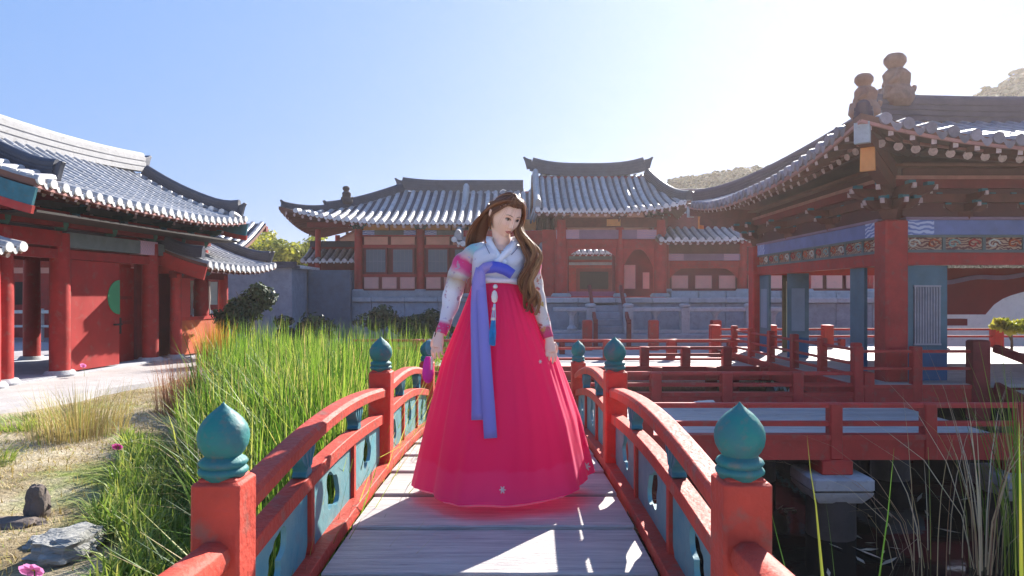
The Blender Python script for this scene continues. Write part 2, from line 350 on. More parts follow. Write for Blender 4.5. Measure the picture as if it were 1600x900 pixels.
# ------------------------------------------------------------------ foliage helpers
def set_shade(o, vals): at = o.data.attributes.new('shade', 'FLOAT', 'FACE'); at.data.foreach_set('value', vals)
def blades(name, bases, hs, ws, lean, shade, m, seg=4, seed=1, bend=1.0):
    """many curved grass blades as one mesh; arrays of base points, heights, widths"""
    g = np.random.RandomState(seed); n = len(bases); a = g.uniform(0, 2 * PI, n); fa = a + g.uniform(-.6, .6, n) + PI / 2
    t = np.linspace(0, 1, seg + 1); V = np.zeros((n, (seg + 1) * 2, 3))
    dx, dy = np.cos(a), np.sin(a); wx, wy = np.cos(fa), np.sin(fa)
    for i, tt in enumerate(t):
        off = lean * hs * (tt ** 2) * bend; z = hs * (tt - .35 * (lean ** 1.2) * tt ** 3); w = ws * (1 - tt ** 1.8) * .5 + ws * .03
        cx = bases[:, 0] + dx * off; cy = bases[:, 1] + dy * off; cz = bases[:, 2] + z
        V[:, i * 2, 0] = cx - wx * w; V[:, i * 2, 1] = cy - wy * w; V[:, i * 2, 2] = cz
        V[:, i * 2 + 1, 0] = cx + wx * w; V[:, i * 2 + 1, 1] = cy + wy * w; V[:, i * 2 + 1, 2] = cz
    k = (seg + 1) * 2; base = np.arange(n)[:, None] * k
    quads = np.concatenate([base + np.array([[2 * i, 2 * i + 1, 2 * i + 3, 2 * i + 2]]) for i in range(seg)], axis=1).reshape(-1, 4)
    me = bpy.data.meshes.new(name); me.vertices.add(n * k); me.vertices.foreach_set('co', V.ravel())
    me.loops.add(quads.size); me.loops.foreach_set('vertex_index', quads.ravel().astype(np.int32))
    me.polygons.add(len(quads)); me.polygons.foreach_set('loop_start', np.arange(0, quads.size, 4, dtype=np.int32)); me.update(calc_edges=True)
    me.polygons.foreach_set('use_smooth', np.ones(len(quads), dtype=bool))
    at = me.attributes.new('shade', 'FLOAT', 'FACE'); at.data.foreach_set('value', np.repeat(shade, seg).astype(np.float32))
    me.materials.append(m); o = bpy.data.objects.new(name, me); col.objects.link(o); o['kind'] = 'stuff'; return o
REED = leafmat('reed_blade', [(0, (.012, .035, .006)), (.25, (.05, .14, .02)), (.5, (.20, .34, .045)), (.70, (.36, .46, .09)), (.86, (.56, .54, .18)), (1, (.60, .46, .25))], .5)
g = np.random.RandomState(11)
def scatter(n, x0, x1, y0, y1, ok):
    out = []
    while len(out) < n:
        x, y = g.uniform(x0, x1), g.uniform(y0, y1)
        if ok(x, y): out.append((x, y, ground_h(x, y) - .05))
    return np.array(out)
def reed_ok(x, y):
    xl = interp(y, BX, BL); d = x - xl + .25 * fbm(x, y, 1.1)
    if d < .15 or x > -1.02: return False
    if y > 7.4 and x > -1.3: return False
    if g.rand() < .6 * sstep(.05, .35, fbm(x, y, .8)): return False
    return g.rand() < min(1, .35 + d * .9)
B = scatter(11500, -6.6, -1.0, 1.4, 9.5, reed_ok); y = B[:, 1]
top = -.05 + .50 * np.clip((B[:, 0] - np.interp(y, BX, BL)) / 1.3, 0, 1) + g.uniform(-.32, .3, len(B)) + .12 * np.array([fbm(p[0], p[1], .7) for p in B])
sh = np.clip(g.normal(.44, .27, len(B)) + .3 * np.array([fbm(p[0], p[1], 1.3) for p in B]), 0, 1)
tag(blades('reed_bed', B, np.clip(top - B[:, 2], .35, 2), g.uniform(.011, .032, len(B)), np.abs(g.normal(.14, .24, len(B))), sh, REED, 4, 2), 'tall bright green reeds crowding the left side of the bridge', 'reeds')
B = scatter(12000, -6.9, -1.4, 9.5, 15.9, reed_ok)
sh = np.clip(g.normal(.45, .2, len(B)), 0, 1)
tag(blades('reed_bed', B, g.uniform(.65, 1.5, len(B)), g.uniform(.014, .028, len(B)), np.abs(g.normal(.08, .14, len(B))), sh, REED, 3, 3), 'far green reeds reaching back to the stone podium', 'reeds')
# leafy undergrowth at the near edge of the bank
LOWG = leafmat('bank_undergrowth', [(0, (.05, .12, .02)), (.5, (.24, .34, .07)), (1, (.52, .48, .18))], .45)
def low_ok(x, y):
    d = x - interp(y, BX, BL); return -.55 < d + .3 * fbm(x, y, .9) < .9
B = scatter(16000, -4.6, -1.05, 2.2, 7.5, low_ok)
tag(blades('undergrowth', B, g.uniform(.10, .36, len(B)), g.uniform(.010, .032, len(B)), np.abs(g.normal(.5, .35, len(B))), np.clip(g.normal(.5, .25, len(B)), 0, 1), LOWG, 3, 5), 'short curling leafy undergrowth on the near bank edge', 'undergrowth')
DRY = leafmat('dry_bank_grass', [(0, (.20, .14, .05)), (.4, (.46, .34, .15)), (.66, (.64, .52, .27)), (.8, (.26, .34, .07)), (1, (.42, .48, .12))], .3)
def dry_ok(x, y):
    d = x - interp(y, BX, BL)
    if d > .2: return False
    if (Vector((x, y, 0)) - FO).dot(FU) < 2.2 and y > 5: return False
    return fbm(x, y, .9) > -.15 or g.rand() < .15
B = scatter(30000, -8.2, -1.6, 2.2, 15.5, dry_ok)
tag(blades('dry_grass', B, g.uniform(.03, .13, len(B)), g.uniform(.006, .014, len(B)), np.abs(g.normal(.6, .4, len(B))), np.clip(g.normal(.42, .25, len(B)), 0, 1), DRY, 2, 6), 'short dry straw coloured grass covering the bank', 'grass')
def clump(cx, cy, rad, n, h0, h1, ramp_, label, cat='grass', w=(.004, .009), seed=1, lean=.2, name='grass_clump', z=None):
    gg = np.random.RandomState(seed); q = gg.uniform(0, 2 * PI, n); r = rad * np.sqrt(gg.uniform(0, 1, n))
    b = np.stack([r * np.cos(q), r * np.sin(q), np.zeros(n)], 1); bz = ground_h(cx, cy) if z is None else z
    o = blades(name, b, gg.uniform(h0, h1, n), gg.uniform(w[0], w[1], n), np.abs(gg.normal(lean, lean * .8, n)), np.clip(gg.normal(.5, .25, n), 0, 1), ramp_, 4, seed)
    o.location = (cx, cy, bz - .04); return tag(o, label, cat)
B = scatter(1500, -5.6, -1.0, 1.6, 10, reed_ok)
tag(blades('broken_reeds', B + np.array([0, 0, .1]), g.uniform(.4, 1.1, len(B)), g.uniform(.006, .014, len(B)), np.abs(g.normal(.8, .4, len(B))), np.clip(g.normal(.5, .25, len(B)), 0, 1), leafmat('dead_reed', [(0, (.20, .13, .06)), (.5, (.50, .38, .20)), (1, (.70, .60, .38))], .3), 4, 14), 'bent dead straw coloured stalks among the green reeds', 'reeds')
RUST = leafmat('rust_red_dry_plant', [(0, (.24, .08, .05)), (.5, (.40, .17, .11)), (1, (.52, .33, .20))], .3)
clump(-4.55, 9.6, .42, 900, .5, 1.0, RUST, 'rust red dry plant at the edge of the green reeds', 'plant', seed=21, lean=.12)
clump(-5.0, 7.9, .5, 700, .3, .75, DRY, 'straw yellow dry clump in front of the rust red plant', 'plant', seed=22, lean=.3)
clump(-6.35, 14.6, .35, 500, .5, 1.15, leafmat('orange_dry_reed', [(0, (.5, .16, .03)), (.6, (.55, .30, .06)), (1, (.35, .38, .06))], .4), 'orange and yellow reeds before the orange panel', 'plant', seed=23, lean=.12, w=(.01, .02))
clump(-5.15, 6.3, .45, 700, .08, .24, LOWG, 'low bright green tuft on the dry bank beside the dark stone', 'plant', seed=24, lean=.6, w=(.01, .02))
clump(-6.0, 8.6, .55, 800, .06, .2, LOWG, 'dark green creeping patch in the middle of the dry bank', 'plant', seed=25, lean=.7, w=(.008, .016))
# ------------------------------------------------------------------ rocks
def rock(name, c, d, seed, m, label, layers=0, rz=0):
    bm = bmesh.new(); bmesh.ops.create_icosphere(bm, subdivisions=4, radius=1)
    for v in bm.verts:
        p = v.co.copy(); q = Vector((round(p.x * 1.5) / 1.5, round(p.y * 1.5) / 1.5, p.z)) * .35 + p * .65
        k = 1 + .22 * mnoise.fractal(p * 1.3 + Vector((seed, 0, 0)), 1, 2, 4)
        if layers: k += .05 * math.sin(p.z * layers + 2 * mnoise.noise(p * 2)) + .03 * math.sin(p.z * layers * 2.7 + p.x * 3)
        v.co = Vector((q.x * k * d[0], q.y * k * d[1], q.z * k * d[2]))
    me = bpy.data.meshes.new(name); bm.to_mesh(me); bm.free(); me.materials.append(m)
    me.polygons.foreach_set('use_smooth', [True] * len(me.polygons)); me.set_sharp_from_angle(angle=math.radians(30))
    o = bpy.data.objects.new(name, me); col.objects.link(o); o.location = c; o.rotation_euler = (0, 0, rz); return tag(o, label, 'rock')
ROCK_D = mat('dark_brown_rock', (.13, .10, .085), .85, .3, 6, .6, dirt=.2)
ROCK_G = mat('layered_grey_rock', (.36, .35, .33), .85, .2, 5, .8, c2=(.17, .17, .15), stretch=(1, 1, 9), dirt=.2)
def onb(px, py, dz=0):      # bank point seen at a pixel
    lo = 2.0
    for k in range(400):
        Y = 2 + k * .04; p = P(px, py, Y)
        if p.z <= ground_h(p.x, p.y) + dz: return Vector((p.x, p.y, ground_h(p.x, p.y)))
    return p
q = onb(58, 812); rock('standing_stone', q + Vector((0, 0, .09)), (.09, .08, .17), 2, ROCK_D, 'small dark upright stone on the dry bank at the left')
q = onb(20, 822); rock('half_buried_stone', q, (.22, .12, .05), 5, ROCK_D, 'flat dark stone half buried left of the upright stone')
q = onb(95, 868); rock('layered_rock', q + Vector((.03, 0, .02)), (.19, .24, .13), 8, ROCK_G, 'layered grey rock under the reeds at the lower left', 11)
q = onb(60, 862); rock('layered_rock', q + Vector((-.03, .1, 0)), (.12, .13, .05), 12, ROCK_G, 'small pale flat slab left of the layered grey rock', 9)
q = onb(105, 678); rock('flat_stone', q, (.35, .2, .05), 14, ROCK_D, 'flat dark slab lying in the middle of the dry bank')
# ------------------------------------------------------------------ flowers
PETAL = mat('pink_petal', (.74, .27, .55), .6, .2, 8, 0, transl=.4); PETAL2 = mat('magenta_petal', (.45, .05, .25), .6, .2, 8, 0, transl=.4)
PETAL3 = mat('white_petal', (.8, .75, .78), .6, .1, 8, 0, transl=.4)
STEM = mat('green_stem', (.10, .20, .04), .6, .2, 9, 0, transl=.2)
def flower(base, h, r, m, label, seed=0, leaves=3, petals=7):
    rr = random.Random(seed); t = thing('flower', label, 'flower', base); lean = Vector((rr.uniform(-.1, .1), rr.uniform(-.1, .1), 0)) * h
    top = Vector((0, 0, h)) + lean; s = MB(); s.tube([(0, 0, -.05), lean * .3 + Vector((0, 0, h * .5)), top], [.004, .0035, .003], 5)
    for k in range(leaves):
        z = h * (.25 + .2 * k); a = rr.uniform(0, 6.28); u = Vector((math.cos(a), math.sin(a), .4)) * r * 1.1; w = Vector((-math.sin(a), math.cos(a), 0)) * r * .22; c = lean * .4 + Vector((0, 0, z))
        s.add([c, c + u * .5 + w, c + u, c + u * .5 - w], [(0, 1, 2, 3)])
    s.build('stem', STEM, t, smooth=False)
    for k in range(petals):
        a = 6.28 * k / petals + rr.uniform(-.15, .15); f = Vector((math.cos(a), math.sin(a) * .8, 0)); b = MB(); rows = []
        for i in range(5):
            tt = i / 4; w = r * .5 * math.sin(PI * (.12 + .75 * tt)); c = top + Vector((f.x * r * tt, -f.y * r * tt * .45 - r * .35 * tt, f.y * r * tt * .85 + r * .15 * tt))
            wv = Vector((-f.y, -f.x * .45, f.x * .85)) * w; rows.append([c - wv, c + Vector((0, 0, -.15 * w)), c + wv])
        b.grid(rows); b.build('petal', m, t)
    b = MB(); b.lathe([(.001, 0), (r * .18, .002), (r * .15, r * .2), (.001, r * .25)], top, 8); b.build('flower_centre', mat('yellow_stamen', (.6, .4, .05), .7, .1, 9, 0), t)
q = onb(55, 899) ; q = Vector((P(55, 905, 3.55).x, 3.55, ground_h(P(55, 905, 3.55).x, 3.55))); flower(q, P(55, 893, 3.55).z - q.z, .065, PETAL, 'large pink flower at the very lower left', 1, 2)
q = onb(180, 735); flower(q, .2, .05, PETAL2, 'small magenta flower between dry bank and reeds', 2)
q = onb(132, 597); flower(q, .3, .06, PETAL, 'lone pink flower on a thin stem before the red door', 3, 1)
q = onb(66, 602); flower(q, .06, .06, PETAL3, 'white blossom lying on the pale path near the red door', 4, 0)
q = onb(452, 900)
for k, (px, py, Y, m, lb) in enumerate([(452, 858, 2.75, PETAL, 'pink flower seen through the cut panel by the near left post'), (440, 886, 2.7, PETAL3, 'pale blossom below the pink flower behind the cut panel')]):
    p = P(px, py, Y); flower((p.x - .12, p.y, -1.0), p.z + 1.0, .045, m, lb, 7 + k, 3)
# ------------------------------------------------------------------ trees and shrubs
BARK = mat('brown_bark', (.12, .085, .06), .9, .3, 8, .8)
def crown(name, parent, c, rad, n, leaf, m, seed, clumps=14, flat=.8):
    rr = random.Random(seed); mb = MB(); sh = []; cs = []
    for k in range(clumps):
        v = Vector((rr.gauss(0, 1), rr.gauss(0, 1), rr.gauss(0, 1) * flat)); v = v.normalized() * rr.uniform(.35, .85); cs.append((Vector((v.x * rad[0], v.y * rad[1], v.z * rad[2])), rr.uniform(.28, .45), rr.uniform(-.3, .3)))
    for k in range(n):
        cc, s, d = cs[rr.randrange(clumps)]; v = Vector((rr.gauss(0, 1), rr.gauss(0, 1), rr.gauss(0, 1))).normalized() * rr.uniform(.6, 1.05) * s
        p = Vector(c) + cc + Vector((v.x * rad[0], v.y * rad[1], v.z * rad[2])); nrm = (v.normalized() + Vector((rr.uniform(-.7, .7), rr.uniform(-.7, .7), rr.uniform(-.4, .9)))).normalized()
        a = nrm.orthogonal().normalized(); a = Matrix.Rotation(rr.uniform(0, 6.28), 3, nrm) @ a; b = nrm.cross(a); l = leaf * rr.uniform(.6, 1.3)
        mb.add([p - a * l, p + b * l * .5, p + a * l, p - b * l * .5], [(0, 1, 2, 3)]); sh.append(min(1, max(0, .5 + d + rr.uniform(-.3, .3))))
    o = mb.build(name, m, parent, smooth=False); set_shade(o, sh); return o
def tree(base, h, rad, n, leaf, m, label, seed, cat='tree', nm='broadleaf_tree', cl=14):
    t = thing(nm, label, cat, base); rr = random.Random(seed); ch = h - rad[2]; mb = MB()
    mb.tube([(0, 0, -.2), (.05 * h * .3, 0, ch * .5), (0, 0, ch)], [h * .035, h * .026, h * .018], 8)
    for k in range(6):
        a = rr.uniform(0, 6.28); mb.tube([(0, 0, ch * rr.uniform(.5, .95)), (math.cos(a) * rad[0] * .35, math.sin(a) * rad[1] * .35, ch + rad[2] * .1), (math.cos(a) * rad[0] * .7, math.sin(a) * rad[1] * .7, ch + rad[2] * rr.uniform(.1, .6))], [h * .014, h * .009, h * .003], 6)
    mb.build('trunk', BARK, t); crown('crown', t, (0, 0, ch), rad, n, leaf, m, seed + 1, cl)
    return t
YG = leafmat('yellow_green_leaf', [(0, (.07, .10, .02)), (.5, (.34, .36, .06)), (1, (.62, .56, .10))], .45)
DG = leafmat('dark_evergreen_leaf', [(0, (.012, .025, .010)), (.5, (.03, .055, .02)), (1, (.07, .11, .035))], .2)
tree((-14.2, 37, -.4), 5.3, (2.6, 2, 1.5), 3800, .14, YG, 'yellow green tree behind the left gatehouse eave', 31)
tree((-12.2, 35, -.4), 4.85, (2.2, 2, 1.4), 3600, .13, YG, 'bright yellow tree above the grey concrete wall', 33)
tree((-10.6, 36, -.4), 4.7, (1.7, 1.6, 1.3), 2400, .13, YG, 'yellow green tree nearest the porch of the left hall', 35)
p = P(395, 520, 17.5); tree((p.x, 17.5, -.4), 1.95, (.75, .6, .75), 2600, .07, DG, 'dark rounded evergreen shrub before the grey wall', 37, 'shrub', 'evergreen_shrub')
p = P(365, 520, 16.9); tree((p.x, 16.9, -.4), 1.45, (.5, .5, .6), 1700, .06, DG, 'lower dark shrub beside the gatehouse annex', 39, 'shrub', 'evergreen_shrub')
p = P(535, 455, 30); tree((p.x, 30, .1), 1.6, (.7, .6, .55), 1200, .1, YG, 'small bright shrub in the gateway left of the hall', 41, 'shrub', 'garden_shrub')
for k, (px, Y, hh, lb) in enumerate([(600, 21.5, 1.25, 'dark shrub at the foot of the left hall podium'), (665, 21.2, 1.1, 'dark shrub nearer the woman at the left podium foot'), (475, 19.5, 1.0, 'dark low shrub in front of the grey wall corner')]):
    p = P(px, 500, Y); tree((p.x, Y, -.4), hh, (.95, .6, .55), 1800, .08, DG, lb, 51 + k, 'shrub', 'evergreen_shrub')
p = P(1580, 515, 15.2); tree((p.x, 15.2, -.36), 1.0, (.5, .4, .17), 900, .09, YG, 'lime green round shrub seen beyond the pavilion floor', 61, 'shrub', 'garden_shrub')
# ------------------------------------------------------------------ arched bridge
def dk(v): return -.017 * (v - 3.6) ** 2
BR = thing('arched_bridge', 'small arched bridge with red posts, teal lotus finials and grey planks the woman stands on', 'bridge', (-.09, 0, 0), .001)
# planks, wide boards laid across, each front edge proud of the one before
v = -.98; k = 0
while v < 7.25:
    w = .55 if v > -.5 else .5; mb = MB(); j = random.Random(k); nx = 10; t = .052
    rows = []
    for (yy, zz) in ((-w / 2 + .006, -t), (-w / 2, -t + .006), (-w / 2, -.006), (-w / 2 + .007, 0), (-w / 6, -.001), (w / 6, -.002), (w / 2 - .016, -.004), (w / 2 - .010, -.010), (w / 2 - .010, -t)):
        rows.append([(-.695 + 1.39 * i / nx, yy + .003 * mnoise.noise(Vector((i * .9, k, yy))), zz + .002 * mnoise.noise(Vector((i * .7, k * 3, yy)))) for i in range(nx + 1)])
    rows.append(rows[0]); mb.grid(rows)
    n = nx + 1
    mb.add([r[0] for r in rows[:-1]], [tuple(range(9))]); mb.add([r[-1] for r in rows[:-1]], [tuple(range(8, -1, -1))])
    vc = v + w / 2; o = mb.build('plank', PLANK, BR); o.location = (0, vc, dk(vc) + .012); o.rotation_euler = (math.atan2(dk(vc + .2) - dk(vc - .2), .4) - .022, j.uniform(-.003, .003), 0)
    v += w; k += 1
# nails
nb = MB()
for i in range(13):
    vc = 1.62 + i * .55
PV = [-.43, 2.07, 4.57, 7.07]
FIN_PROF = [(.052, -.03), (.062, 0), (.068, .004), (.070, .012), (.066, .019), (.060, .023), (.064, .028), (.069, .036), (.064, .045), (.056, .050), (.050, .056), (.060, .070), (.069, .088), (.0725, .108), (.071, .126), (.065, .146), (.054, .164), (.040, .180), (.024, .194), (.010, .206), (.003, .214), (.0005, .218)]
def petals(q, z): return 1 + .022 * math.cos(5 * q + .5) * (1 if z > .056 else 0) * min(1, max(0, (z - .056) * 14)) * (1 - max(0, (z - .17) * 12))
fin = None; post = None
for sgn in (-1, 1):
    for i, v in enumerate(PV):
        zt = dk(v) + (.645 if i < 2 else .665); mb = MB(); mb.box((0, 0, -.56), (.145, .145, 1.12), ch=.009)
        mb.box((0, 0, .0), (.118, .118, .022), ch=.008)
        mb.v = [(x + (.004 * math.sin(z * 9 + i)), y, z) for x, y, z in mb.v]
        p = mb.build('post', RED_B, BR, bevel=.004); p.location = (sgn * .7825, v, zt)
        f = MB().lathe(FIN_PROF, (0, 0, 0), 30, wob=petals).build('finial', FINIAL, p, ang=70); f.location = (0, 0, .012); f.rotation_euler = (0, 0, i * 1.7 + sgn)
        if i in (1, 2): f.scale = (1.04, 1.04, 1.0)
def lotus_panel(y0, y1, z0f, z1f, hole, thick=.022):
    """board with a cut-through lotus shaped hole; y along the rail, z up"""
    yc = (y0 + y1) / 2; zc0 = (z0f(yc) + z1f(yc)) / 2; hw = (y1 - y0) / 2; n = 48; inner = []; outer = []
    for k in range(n):
        q = 2 * PI * k / n; r = hole(q); inner.append((yc + r * math.cos(q) * 1.15, zc0 + r * math.sin(q)))
        c, s_ = math.cos(q), math.sin(q); hh = (z1f(yc) - z0f(yc)) / 2; m_ = min(hw / max(1e-6, abs(c)), hh / max(1e-6, abs(s_))); yy = yc + c * m_; zz = zc0 + s_ * m_
        f = (zz - zc0) / hh; zz = z0f(yy) + (f + 1) / 2 * (z1f(yy) - z0f(yy)); outer.append((yy, zz))
    mb = MB(); vs = []
    for x in (-thick / 2, thick / 2): vs += [(x, a, b) for a, b in inner] + [(x, a, b) for a, b in outer]
    fs = []
    for k in range(n):
        j = (k + 1) % n; fs += [(k, j, n + j, n + k), (2 * n + j, 2 * n + k, 3 * n + k, 3 * n + j), (j, k, 2 * n + k, 2 * n + j), (n + k, n + j, 3 * n + j, 3 * n + k)]
    return mb.add(vs, fs)
def holeA(q): return .092 * (1 + .28 * math.sin(q - .4) + .16 * math.cos(3 * q + 1) + .08 * math.sin(5 * q))
def holeB(q): return .086 * (1 + .3 * math.cos(2 * q - 1.9) + .14 * math.sin(3 * q) + .06 * math.cos(7 * q))
def holeC(q): return .094 * (1 + .2 * math.cos(2 * q + 1.2) - .15 * math.cos(4 * q) + .1 * math.sin(3 * q + 2))
PANEL = mat('painted_lotus_panel', (.05, .22, .27), .55, .3, 4, .15, c2=(.16, .30, .30), dirt=.3, per_obj=.15, fine=30)
HL = [holeA, holeB, holeC]
for sgn in (-1, 1):
    for b in (1, 2):
        v0, v1 = PV[b] + .0725, PV[b + 1] - .0725
        za, zb = dk(PV[b]), dk(PV[b + 1])
        def lin(v, h, arc): t = (v - v0) / (v1 - v0); return za + (zb - za) * t + h + arc * math.sin(PI * t)
        arcT, arcM = (.075, .06) if b == 1 else (.09, .07)
        N = 14; vs = [v0 - .01 + (v1 - v0 + .02) * i / N for i in range(N + 1)]
        pr = [(-.047, 0), (.047, 0), (.049, .045), (.036, .062), (-.036, .062), (-.049, .045)]
        MB().sweep([(sgn * .7825, v, lin(v, .50, arcT)) for v in vs], 0, 0, prof=pr).build('rail', RED_B, BR, bevel=.004)
        MB().sweep([(sgn * .7825, v, lin(v, .325, arcM)) for v in vs], .07, .062).build('rail', RED_B, BR, bevel=.004)
        MB().sweep([(sgn * .765, v, dk(v) + .0) for v in vs], .11, .062).build('rail', RED_D if 0 else RED_B, BR, bevel=.004)
        ns = 3; bw = .046
        for k in range(ns):
            a = v0 + (v1 - v0) * k / ns; c = v0 + (v1 - v0) * (k + 1) / ns
            if k: MB().bb(sgn * .7825 - .024, sgn * .7825 + .024, a - bw / 2, a + bw / 2, dk(a) + .05, lin(a, .33, arcM)).build('baluster', RED_B, BR, bevel=.003)
            lotus_panel(a + (bw / 2 if k else 0) + .001, c - (bw / 2 if k < ns - 1 else 0) - .001, lambda y: dk(y) + .058, lambda y: lin(y, .331, arcM), HL[(k + b) % 3]).build('lotus_panel', PANEL, BR, ang=30).location = (sgn * .788, 0, 0)
        for k in range(2):      # lotus leaf brackets between the two rails
            a = v0 + (v1 - v0) * (.30 + .40 * k); z0 = lin(a, .387, arcM); z1 = lin(a, .50, arcT) + .002; h = z1 - z0
            o = MB(); sil = [(.035, 0), (.045, .08), (.030, .2), (.036, .34), (.062, .5), (.088, .68), (.094, .84), (.080, 1.0)]
            vv = [(w, t * h) for w, t in sil] + [(-w * 1.0, t * h) for w, t in sil[::-1]]
            slope_ = (lin(a + .1, .5, arcT) - lin(a - .1, .5, arcT)) / .2
            o.prism(vv, lambda p, q, t: Vector((t, p, q + p * slope_)), -.03, .03)
            for q in (-.5, 0, .5): o.prism([(q * .05 - .004, .3 * h), (q * .05 + .004, .3 * h), (q * .13 + .004, .97 * h), (q * .13 - .004, .97 * h)], lambda p, z, t: Vector((t, p, z + p * slope_)), -.034, .034)
            o = o.build('leaf_bracket', TEAL, BR, bevel=.003); o.location = (sgn * .7825, a, z0)
        if b == 1:
            o = None
    # single rail running on towards the near bank
    vs = [-.35 + 2.36 * i / 12 for i in range(13)]
    pr = [(-.045, 0), (.045, 0), (.052, .03), (.046, .062), (.024, .078), (-.024, .078), (-.046, .062), (-.052, .03)]
    MB().sweep([(sgn * .7825, v, interp(v, [-.35, .5, 1.4, 2.01], [.16, .34, .385, .355])) for v in vs], 0, 0, prof=pr).build('rail', RED_B, BR, bevel=.003)
    MB().sweep([(sgn * .7825, v, interp(v, [-.35, .5, 1.4, 2.01], [-.1, .08, .12, .09])) for v in vs], .06, .06).build('rail', RED_B, BR)
    vs = [-.9 + 8.1 * i / 24 for i in range(25)]
    MB().sweep([(sgn * .66, v, dk(v) - .26) for v in vs], .12, .2).build('side_beam', RED_D, BR)
for v in (.9, 3.3, 5.8):
    for sgn in (-1, 1): MB().tube([(sgn * .6, v, -1.9), (sgn * .6, v, dk(v) - .2)], .09, 12).build('pile', RED_D, BR)
    MB().bb(-.75, .75, v - .07, v + .07, dk(v) - .36, dk(v) - .24).build('cross_beam', RED_D, BR)
# ------------------------------------------------------------------ low railings
def railing(root, a, b, zf, top, mids, nposts, pw=.11, rw=.06, rh=.045, fascia=None, m=RED, posttop=.05, ends=True, postmat=None, topround=False):
    """posts, top rail and middle rails between plan points a,b over floor height zf"""
    a, b = Vector((a[0], a[1], 0)), Vector((b[0], b[1], 0)); d = b - a; L = d.length; u = d.normalized(); ang = math.atan2(u.y, u.x)
    for i in range(nposts):
        if not ends and i in (0, nposts - 1): continue
        p = a + d * i / (nposts - 1); lo = fascia[1] if fascia else zf
        o = MB().box((0, 0, 0), (pw, pw, top + posttop - lo), ch=.012).build('post', postmat or m, root); o.location = (p.x, p.y, (top + posttop + lo) / 2); o.rotation_euler = (0, 0, ang)
    for z in [top] + list(mids):
        pr = [(-rw / 2, -rh), (rw / 2, -rh), (rw / 2, -.012), (rw / 2 - .014, 0), (-rw / 2 + .014, 0), (-rw / 2, -.012)]
        MB().sweep([a + Vector((0, 0, z)), b + Vector((0, 0, z))], 0, 0, prof=pr).build('rail', m, root)
    if fascia:
        MB().sweep([a + Vector((0, 0, fascia[1])), b + Vector((0, 0, fascia[1]))], .09, fascia[0] - fascia[1]).build('fascia_beam', m, root)
        MB().sweep([a + Vector((0, 0, fascia[0] + .004)), b + Vector((0, 0, fascia[0] + .004))], .12, .05).build('fascia_beam', m, root)
def boards(root, x0, x1, y0, y1, z, w, m, along='x', seg=3.2, th=.05, seed=1):
    rr = random.Random(seed); n = max(1, round(((y1 - y0) if along == 'x' else (x1 - x0)) / w)); W = ((y1 - y0) if along == 'x' else (x1 - x0)) / n
    cache = {}
    for i in range(n):
        a, b = (x0, x1) if along == 'x' else (y0, y1); cuts = [a]; q = a + seg * rr.uniform(.5, 1)
        while q < b - .6: cuts.append(q); q += seg
        cuts.append(b)
        for k in range(len(cuts) - 1):
            l = cuts[k + 1] - cuts[k] - .006; key = round(l, 2)
            if key not in cache: cache[key] = MB().box((0, 0, 0), (l, W - .009, th), ch=.004).mesh('plank', m)
            o = bpy.data.objects.new('plank', cache[key]); col.objects.link(o); o.parent = root; c = (cuts[k] + cuts[k + 1]) / 2; t = (x0 if along != 'x' else y0) + (i + .5) * W
            o.location = (c, t, z - th / 2 + rr.uniform(-.003, .002)) if along == 'x' else (t, c, z - th / 2 + rr.uniform(-.003, .002)); o.rotation_euler = (rr.uniform(-.004, .004), 0, 0 if along == 'x' else PI / 2)
# ------------------------------------------------------------------ front walkway over the pond
WA = thing('pond_walkway', 'long red walkway with low double railings over dark water, nearest on the right', 'walkway', (0, 0, 0))
boards(WA, .82, 5.25, 7.16, 9.6, -.352, .30, PLANK, 'x', 3.0, seed=3)
boards(WA, -2.0, .80, 7.35, 9.6, -.354, .30, PLANK, 'x', 2.6, seed=4)
railing(WA, (.42, 7.1), (5.30, 7.1), -.35, .035, [-.155], 6, .13, .07, .05, fascia=(-.345, -.55), posttop=.0)
railing(WA, (-1.95, 9.62), (5.0, 9.62), -.35, .075, [-.085], 8, .15, .07, .05, fascia=(-.27, -.42), posttop=-.01)
for (x0, x1) in ((-2.0, 5.3),): 
    for y in (7.3, 8.4, 9.4): MB().bb(x0, x1, y - .06, y + .06, -.56, -.40).build('joist', RED_D, WA)
MB().bb(-2.06, -1.96, 7.3, 9.66, -.5, -.3).build('fascia_beam', RED, WA)
for (x, y) in ((3.35, 7.18), (5.35, 7.25), (.1, 7.5), (3.35, 9.35), (5.2, 9.4), (0, 9.35)):
    q = thing('pier', 'x', 'x') if 0 else None
    o = MB().bb(x - .16, x + .16, y - .16, y + .16, -.70, -.55, ch=.01).build('pier_block', RED, WA)
    st = MB().bb(x - .31, x + .31, y - .31, y + .31, -.84, -.70, ch=.02); st.grid([[(x + a * w, y + b * w, z) for a, b in ((-1, -1), (1, -1), (1, 1), (-1, 1))] for w, z in ((.30, -.842), (.29, -.88), (.22, -.97), (.20, -.975))], close_u=True); st.build('pier_cap', STONE, WA)
    MB().tube([(x, y, -2.4), (x, y, -.95)], [.26, .24], 14).build('pier_shaft', mat('dark_pier_stone', (.05, .045, .045), .7, .3, 5, .3), WA)
